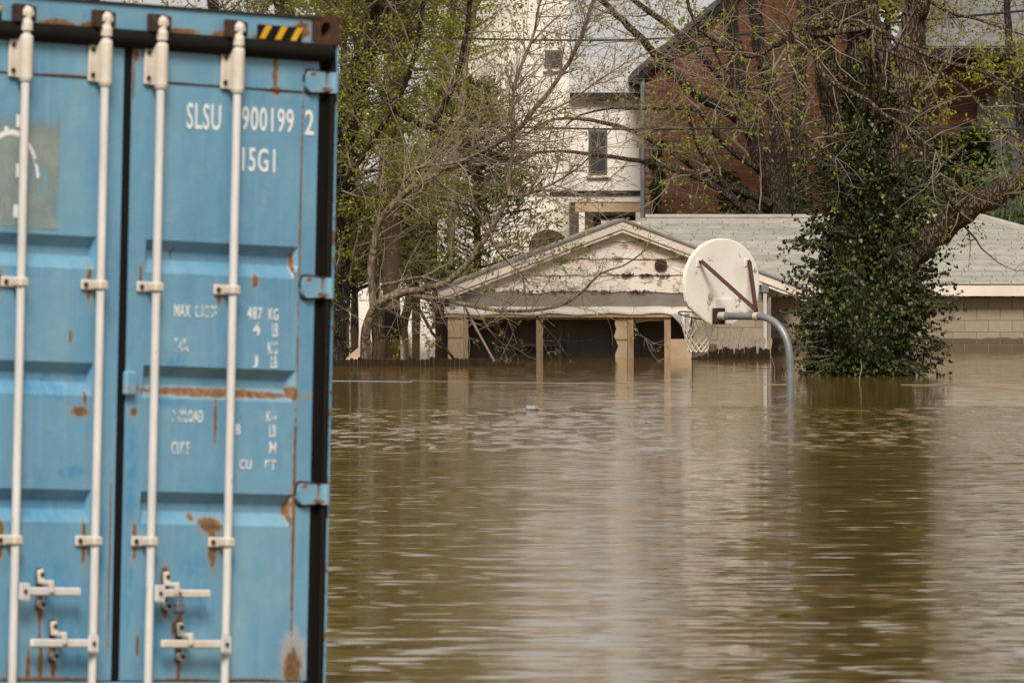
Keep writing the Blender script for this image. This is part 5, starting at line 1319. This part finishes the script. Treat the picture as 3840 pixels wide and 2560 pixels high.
ct = Tree('curved_limb_tree', Vector((z6(250, 0, 149.0).x, 149.0, -0.3)), 'pale curving tree trunk reaching low over the water in front of the white gable', 51)
Q1, Q1r = M4(ct, [(225, 1180), (245, 1050), (235, 920), (262, 800), (300, 710), (360, 655), (450, 622), (600, 588), (780, 545), (900, 445), (1000, 315), (1090, 180), (1180, 20), (1215, -60)], 149.0, 147.6, 0.105, 0.034, z6, 14, 0.55)
Q2, Q2r = M4(ct, [(1215, 1330), (1205, 1220), (1230, 1050), (1240, 850), (1238, 620), (1290, 450), (1360, 290), (1400, 120), (1430, -60), (1500, -400)], 147.6, 147.8, 0.042, 0.014)
Q3, Q3r = M4(ct, [(295, 2100), (275, 1900), (288, 1700), (330, 1500), (450, 1360), (560, 1272), (700, 1192), (900, 1100), (1000, 1035), (1250, 900), (1390, 730), (1500, 600), (1620, 420), (1700, 250), (1760, 80), (1810, -80), (1900, -400)], 148.6, 147.2, 0.062, 0.024)
Q4, Q4r = M4(ct, [(452, 1358), (490, 1255), (540, 1175), (620, 1130), (700, 1118), (860, 1100), (1000, 1040), (1150, 960), (1330, 820), (1600, 700), (1800, 560), (2000, 430), (2200, 340), (2330, 260)], 148.4, 147.0, 0.035, 0.008)
Q5, Q5r = M4(ct, [(340, 690), (450, 600), (560, 630), (740, 655), (900, 690), (1060, 722), (1250, 738), (1450, 722), (1600, 682), (1720, 590), (1830, 480), (1980, 430), (2100, 350), (2160, 290)], 148.9, 147.0, 0.045, 0.008, z6)
Q6, Q6r = M4(ct, [(1215, 1330), (1350, 1310), (1500, 1250), (1650, 1160), (1760, 1060), (1850, 950), (1960, 800)], 147.8, 147.2, 0.028, 0.008)
Q7, Q7r = M4(ct, [(1085, 200), (1120, 300), (1180, 370), (1270, 470), (1310, 540), (1320, 640), (1330, 720)], 147.6, 147.4, 0.022, 0.010, z6)
Q8, Q8r = M4(ct, [(292, 725), (310, 630), (350, 560), (430, 545), (560, 510), (650, 508), (760, 545), (900, 580), (1060, 620), (1250, 700)], 148.9, 147.3, 0.032, 0.008, z6)
for (P, R, n) in ((Q2, Q2r, 44), (Q3, Q3r, 46), (Q4, Q4r, 40), (Q5, Q5r, 11), (Q6, Q6r, 26), (Q7, Q7r, 8), (Q8, Q8r, 6), (Q1, Q1r, 9)):
    ct.sprout(P, R, int(n * 1.5), 0.6, 1.9, 2, 0.15, 1.0, 0.03, 0.22, 0.5, 0.0105, 0.9, Vector((0.3, 0, 0.05)), 5, 3.8, 0.05)
ct.done(M['bark_grey'], M['twig_tan'])
C, D = clusters(ct.tips, 4, 0.07, r, 0.5)
leaf_cloud('crown', ct.root, ct.o, C, D, 0.06, M['spring'], 'kite', 10)

def fallen(name, pts, f, Y, ra, rb, label, sprouts=8, mat='twig', seed=1):
    base = f(*pts[-1], Y); base.z = 0
    t = Tree(name, base, label, seed); t.root['category'] = 'branch'
    P, R = M4(t, pts, Y + 0.4, Y, ra, rb, f, 8)
    t.sprout(P, R, sprouts, 0.25, 0.8, 1, 0.2, 1.0, 0.02, 0.4, 0.5, 0.008, 0.8, None, 4, 3.0, 0.0)
    t.done(M[mat], M[mat])
fallen('fallen_branch', [(800, 560), (850, 600), (940, 760), (1040, 950), (1120, 1090), (1150, 1140)], z6, 148.2, 0.024, 0.016, 'pale straight fallen branch slanting across the first open bay', 3, 'twig', 61)
fallen('fallen_branch', [(530, 600), (560, 650), (620, 760), (690, 880), (840, 1060), (880, 1110)], z6, 149.4, 0.032, 0.018, 'dark fallen branch slanting into the water left of the open bays', 3, 'bark_dark', 62)
fallen('fallen_branch', [(1110, 780), (1140, 840), (1200, 930), (1260, 1040), (1300, 1110), (1320, 1150)], z6, 147.6, 0.016, 0.010, 'thin twiggy branch dipping into the water before the middle bay', 7, 'bark_dark', 63)
fallen('fallen_branch', [(1400, 770), (1440, 830), (1530, 930), (1590, 1020), (1650, 1100), (1700, 1140)], z6, 147.4, 0.016, 0.010, 'forked bare branch dipping into the water before the second open bay', 9, 'bark_dark', 64)

# slim trunks standing in the water behind
def slim(name, pts, f, Y, ra, rb, label, seed, bark='bark_grey', leaf='spring_dark', n=30, leafs=0.7, lmax=1.8, per=7, lsize=0.078):
    base = f(*pts[0], Y); base.z = -0.2
    t = Tree(name, base, label, seed)
    P, R = M4(t, pts, Y, Y + 0.6, ra, rb, f, 12)
    t.sprout(P, R, n, 0.6, lmax, 2, 0.25, 1.0, 0.06, 0.22, 0.3, 0.03, 0.9, None, 5, 3.4, leafs)
    t.done(M[bark], M['twig'])
    C, D = clusters(t.tips, per, 0.17, t.r, 0.4)
    if C: leaf_cloud('crown', t.root, t.o, C, D, lsize, M[leaf], 'kite', seed)
    return t, P, R
def P38(x, y, Y): return at(x, y, Y)
slim('slim_tree', [(1285, 1420), (1278, 1300), (1262, 1120), (1290, 900), (1320, 600), (1350, 300), (1330, 0), (1300, -400), (1340, -900)], P38, 151.6, 0.11, 0.04, 'slim leafy tree with its trunk touching the container edge', 71, 'bark_grey', 'spring_dark', 60)
slim('slim_tree', [(1425, 1330), (1420, 1200), (1405, 1050), (1412, 900), (1440, 650), (1500, 300), (1540, 0), (1560, -500), (1600, -1000)], P38, 176.0, 0.13, 0.05, 'slim tree standing just left of the brown utility pole', 72, 'bark_dark', 'spring_dark', 60)
slim('slim_tree', [(1512, 1290), (1520, 1200), (1536, 1110), (1550, 960), (1600, 700), (1640, 400), (1690, 100), (1720, -300), (1700, -900)], P38, 196.0, 0.10, 0.05, 'thin dark crooked tree standing right of the brown utility pole', 73, 'bark_dark', 'spring_dark', 60)
slim('slim_tree', [(1700, 1290), (1690, 900), (1720, 500), (1750, 200), (1800, -100), (1840, -600), (1820, -1100)], P38, 186.0, 0.09, 0.04, 'spreading leafy tree behind the left eave of the flooded house', 74, 'bark_grey', 'spring_dark', 70, 0.6)
slim('background_tree', [(900, 1300), (860, 700), (830, 300), (800, 0), (790, -500), (820, -1100)], P38, 190.0, 0.17, 0.08, 'tall tree with thick trunk rising behind the roof edge of the container', 75, 'bark_dark', 'spring_dark', 70, 0.55, 3.0)
slim('background_tree', [(1040, 1300), (1080, 700), (1070, 300), (1060, 60), (1050, -500), (1000, -1100)], P38, 186.0, 0.30, 0.14, 'thick dark trunked tree behind the top right corner of the container', 76, 'bark_dark', 'spring_dark', 80, 0.7, 3.0)
slim('background_tree', [(300, 1300), (330, 500), (350, 0), (360, -500), (330, -1100)], P38, 200.0, 0.16, 0.08, 'tree showing only its crown above the left end of the container roof', 77, 'bark_dark', 'spring_dark', 60, 0.6, 3.0)
slim('background_tree', [(3420, 1250), (3430, 800), (3470, 400), (3440, 0), (3420, -500), (3480, -900)], P38, 176.0, 0.16, 0.06, 'leafy spring tree between the ivy covered tree and the slate roof', 78, 'bark_dark', 'spring', 60, 0.7, 2.2)
slim('background_tree', [(3900, 1250), (3880, 800), (3820, 400), (3780, 100), (3760, -300)], P38, 174.0, 0.14, 0.05, 'leafy spring tree in front of the dark siding at the right edge', 79, 'bark_dark', 'spring', 44, 0.7, 1.9)

# ---- cedar and shrubs
def evergreen(name, base, height, radius, label, seed, n, mat, size, cat='tree', shape='needle', low=0.03, trunk=True):
    root = empty(name, base); tag(root, label, cat); g = random.Random(seed); C = []; D = []
    tips = [(g.uniform(0, 6.28), g.uniform(low, 0.97), g.uniform(0.8, 1.2)) for _ in range(150)]
    br = MB()
    for (a, t, k) in tips:
        R0 = radius * (1 - t) ** 0.75 * k + 0.05
        p0 = Vector((0, 0, height * t)); p1 = p0 + Vector((math.cos(a) * R0, math.sin(a) * R0, R0 * 0.25))
        br.tube([p0, (p0 + p1) / 2 + Vector((0, 0, 0.05)), p1], [0.02, 0.012, 0.004], 4, False)
        for q in range(n // 150):
            f = g.random() ** 0.6; w = 0.10 + 0.16 * R0
            p = p0.lerp(p1, f) + Vector((g.gauss(0, w), g.gauss(0, w), g.gauss(0, w * 0.55)))
            C.append(p + Vector(base)); D.append((p1 - p0).normalized() + Vector((0, 0, 0.4)))
    leaf_cloud('crown' if cat == 'tree' else 'foliage', root, base, C, D, size, M[mat], shape, seed, 0.6)
    if trunk: MB().tube([(0, 0, -2), (0, 0, height * 0.95)], [0.14, 0.02], 8).build('trunk', M['bark_dark'], root, True)
    br.build('branches', M['bark_dark'], root)
cb = at(1790, 0, 187.0); cb.z = -0.2
evergreen('cedar_tree', cb, Z_at(285, 187) + 0.2, 1.75, 'dark olive cedar tree behind the left slope of the white gable', 91, 12000, 'cedar', 0.17)
cb = at(1560, 0, 204.0); cb.z = -0.2
evergreen('cedar_tree', cb, Z_at(560, 204) + 0.2, 1.5, 'lower bushy cedar behind the utility pole', 92, 7500, 'cedar', 0.17, low=0.28)
cb = at(1330, 0, 192.0); cb.z = -0.2
evergreen('cedar_tree', cb, Z_at(700, 192) + 0.2, 1.4, 'green bushy evergreen behind the trees at the container edge', 93, 7500, 'cedar', 0.14, low=0.3)
for (px, Yt, h, rad, lab, sd) in ((1290, 216.0, 15.0, 2.2, 'tall leafy tree rising past the top edge beside the container', 94), (1500, 226.0, 16.0, 2.3, 'tall leafy tree rising past the top edge behind the utility pole', 95), (1740, 222.0, 14.5, 1.5, 'tall leafy tree rising past the top edge left of the cream house', 96), (3080, 204.0, 14.0, 1.9, 'tall leafy tree rising past the top edge behind the brick house', 97), (3330, 210.0, 14.5, 1.9, 'tall leafy tree rising past the top edge behind the ivy covered tree', 98)):
    cb = at(px, 0, Yt); cb.z = -0.2
    evergreen('tall_tree', cb, h, rad, lab, sd, 9000, 'spring_dark', 0.16, shape='kite', low=0.46)
def bush(name, px, Y, z0, w, h, label, seed, n, mat='hedge', size=0.09):
    base = at(px, 0, Y); base.z = z0; root = empty(name, base); tag(root, label, 'bush'); g = random.Random(seed); C = []; D = []; st = MB()
    lob = [(Vector((g.uniform(-w, w), g.uniform(-0.6, 0.6), h * g.uniform(0.25, 0.8))), g.uniform(0.3, 0.55) * min(w, h)) for _ in range(14)]
    for (c, rad) in lob:
        st.tube([(c.x * 0.3, c.y * 0.3, -1.0), c * 0.6, c], [0.04, 0.025, 0.01], 5, False)
        for q in range(n // 14):
            d = rnd_dir(g); C.append(base + c + d * rad * g.random() ** 0.35); D.append(d + Vector((0, 0, -0.2)))
    leaf_cloud('foliage', root, base, C, D, size, M[mat], 'ivy', seed, 0.6); st.build('stems', M['bark_dark'], root)
bush('green_bush', 3720, 172.5, 0.3, 1.6, 3.1, 'large green bush behind the roof hip at the right edge', 101, 6000)
bush('green_bush', 3480, 174.0, 0.3, 0.9, 2.6, 'darker green bush behind the ivy tree above the shingle roof', 102, 4500)
bush('green_bush', 2800, 183.0, 0.3, 0.45, 3.3, 'dark green shrub at the foot of the forked grey tree', 103, 2400, 'ivy')
bush('green_bush', 3535, 182.5, 0.3, 0.75, 5.0, 'tall dark evergreen bush in front of the slate roof house', 109, 6000, 'ivy', 0.12)
bush('green_bush', 2462, 188.8, 0.3, 0.12, 4.3, 'narrow creeper climbing the left edge of the brick gable', 104, 900)
bush('green_bush', 1800, 170.0, -0.4, 0.8, 2.2, 'olive shrub behind the left eave of the flooded house', 106, 4000, 'cedar')
for (px, h, lab, sd) in ((1490, 0.28, 'small bright green sprig in the water left of the fence end', 107), (1606, 0.30, 'small bright green sprig in the water by the timber post', 108)):
    b = at(px, 0, 149.3); b.z = 0.02; t = Tree('water_sprig', b, lab, sd); t.root['category'] = 'plant'
    P, R = t.limb([b + Vector((0, 0, -0.2)), b + Vector((0.01, 0, 0.12)), b + Vector((0.02, 0, h))], 0.008, 0.003, 5, 0.05)
    t.sprout(P, R, 8, 0.08, 0.2, 0, 0.3, 1.0, 0.1, 0.2, 0.6, 0.004, 1.0, None, 3, 1, 1.0); t.done(M['twig'], M['twig'])
    C, D = clusters(t.tips, 3, 0.03, t.r, 0.2); leaf_cloud('leaves', t.root, t.o, C, D, 0.06, M['spring'], 'kite', sd)

# far woodland closing the view
g = np.random.default_rng(4); n = 52000
X = g.uniform(-60, 60, n); Yf = g.uniform(352, 372, n)
top = 3.4 + 1.2 * np.sin(X * 0.35) + 0.8 * np.sin(X * 0.9 + 1) + g.normal(0, 0.5, n)
Zf = -0.8 + (top + 0.8) * g.random(n) ** 0.8
o = leaf_cloud('far_woodland', None, (0, 0, 0), np.stack([X, Yf, Zf], 1), g.normal(0, 1, (n, 3)), 0.42, M['far_wood'], 'ivy', 4)
tag(o, 'far strip of brownish spring woodland', 'woodland', kind='stuff')

# ------------------------------------------------------------------ things afloat
def rope(name, pts, rad, mat, label, cat='rope'):
    P = [at(x, y, 70200.0 / (y - HORIZON)) for x, y in pts]
    for p in P: p.z = rad * 0.25
    o = MB().tube(smooth_path(P, 0.3), rad, 6).build(name, mat, None, True); tag(o, label, cat)
M['pink_rope'] = plain('pink_rope', (0.24, 0.165, 0.105), (0.15, 0.11, 0.07), 0.7, 2.0, coord='World')
M['pale_pipe'] = plain('pale_pipe', (0.34, 0.37, 0.43), (0.24, 0.26, 0.30), 0.5, 2.0, coord='World')
rope('floating_pipe', [(1246, 1428), (1330, 1428.5), (1440, 1430), (1545, 1431)], 0.004, M['pale_pipe'], 'pale bluish pipe floating at the container edge', 'pipe')
rope('floating_rope', [(1540, 1426), (1640, 1430), (1800, 1433), (2040, 1435), (2300, 1437), (2600, 1440), (2950, 1441)], 0.006, M['pink_rope'], 'long thin pinkish rope floating between the fence and the hoop pole')
rope('floating_rope', [(3380, 1443), (3480, 1445), (3600, 1448), (3840, 1449), (4100, 1450)], 0.009, M['pink_rope'], 'pinkish rope floating right of the ivy covered tree')
def afloat(name, px, py, label, cat, m, mat, extra=None):
    Y = 70200.0 / (py - HORIZON); e = at(px, py, Y); e.z = 0
    o = m.build(name, mat); o.location = e; tag(o, label, cat); return o
m = MB().tube([(-0.07, 0, 0.012), (-0.06, 0, 0.02), (0.03, 0, 0.022), (0.05, 0, 0.02), (0.065, 0, 0.016), (0.085, 0, 0.015)], [0.02, 0.034, 0.034, 0.026, 0.013, 0.013], 12)
afloat('plastic_bottle', 1996, 1538, 'small grey plastic bottle floating on the open water', 'bottle', m, plain('bottle_grey', (0.22, 0.22, 0.23), (0.17, 0.17, 0.18), 0.35))
def stick(px, py, l, ang, lab, rise=0.0):
    d = Vector((math.cos(ang), math.sin(ang), 0)); m = MB().tube([-d * l / 2, Vector((0, 0, 0.008)), d * l / 2 + Vector((0, 0, rise))], [0.008, 0.012, 0.005], 6)
    afloat('floating_stick', px, py, lab, 'stick', m, M['twig'])
stick(2770, 1438, 0.25, 0.3, 'short dark stick floating on the pinkish rope near the hoop', 0.04)
stick(3530, 1444, 0.55, 0.1, 'dark knobbly stick floating against the right rope', 0.03)
m = MB().tube([(0, 0, -0.2), (-0.02, 0, 0.05), (0.01, 0, 0.16), (0.0, 0, 0.3)], [0.008, 0.007, 0.006, 0.003], 5)
afloat('upright_twig', 3228, 1432, 'bent twig sticking up from the water before the ivy tree', 'twig', m, M['twig_tan'])
m = MB().tube([(0, 0, -0.2), (0.01, 0, 0.1), (-0.05, 0, 0.3)], [0.007, 0.006, 0.003], 5)
afloat('upright_twig', 2902, 1405, 'thin bare twig sticking up from the water left of the hoop pole', 'twig', m, M['twig'])
m = MB().prism([(-0.16, 0.0), (0.02, 0.0), (0.13, 0.02), (0.12, 0.14), (0.05, 0.19), (-0.03, 0.12)], -0.03, 0.03)
afloat('floating_scrap', 1335, 1345, 'orange and white scrap floating at the end of the drowned fence', 'scrap', m, plain('scrap_orange', (0.42, 0.24, 0.12), (0.62, 0.56, 0.5), 0.6, 8.0))
r = random.Random(14)
for (px, py, lab) in ((1612, 2158, 'tan leaf floating near the container'), (2960, 2304, 'yellow leaf floating on the dark reflection at the bottom'), (3420, 1975, 'tiny yellow leaf floating on the tree reflection')):
    m = MB().add([(-0.03, -0.05, 0.004), (0.012, -0.07, 0.006), (0.03, 0.03, 0.012), (-0.015, 0.08, 0.005), (-0.03, -0.05, 0.001), (0.012, -0.07, 0.003), (0.03, 0.03, 0.009), (-0.015, 0.08, 0.002)], [(0, 1, 2, 3), (7, 6, 5, 4), (0, 4, 5, 1), (1, 5, 6, 2), (2, 6, 7, 3), (3, 7, 4, 0)])
    o = afloat('floating_leaf', px, py, lab, 'leaf', m, M['pink_rope'] if 'tan' in lab else (M['spring'] if 'yellow' in lab else M['gutter'])); o.rotation_euler.z = r.uniform(0, 6)
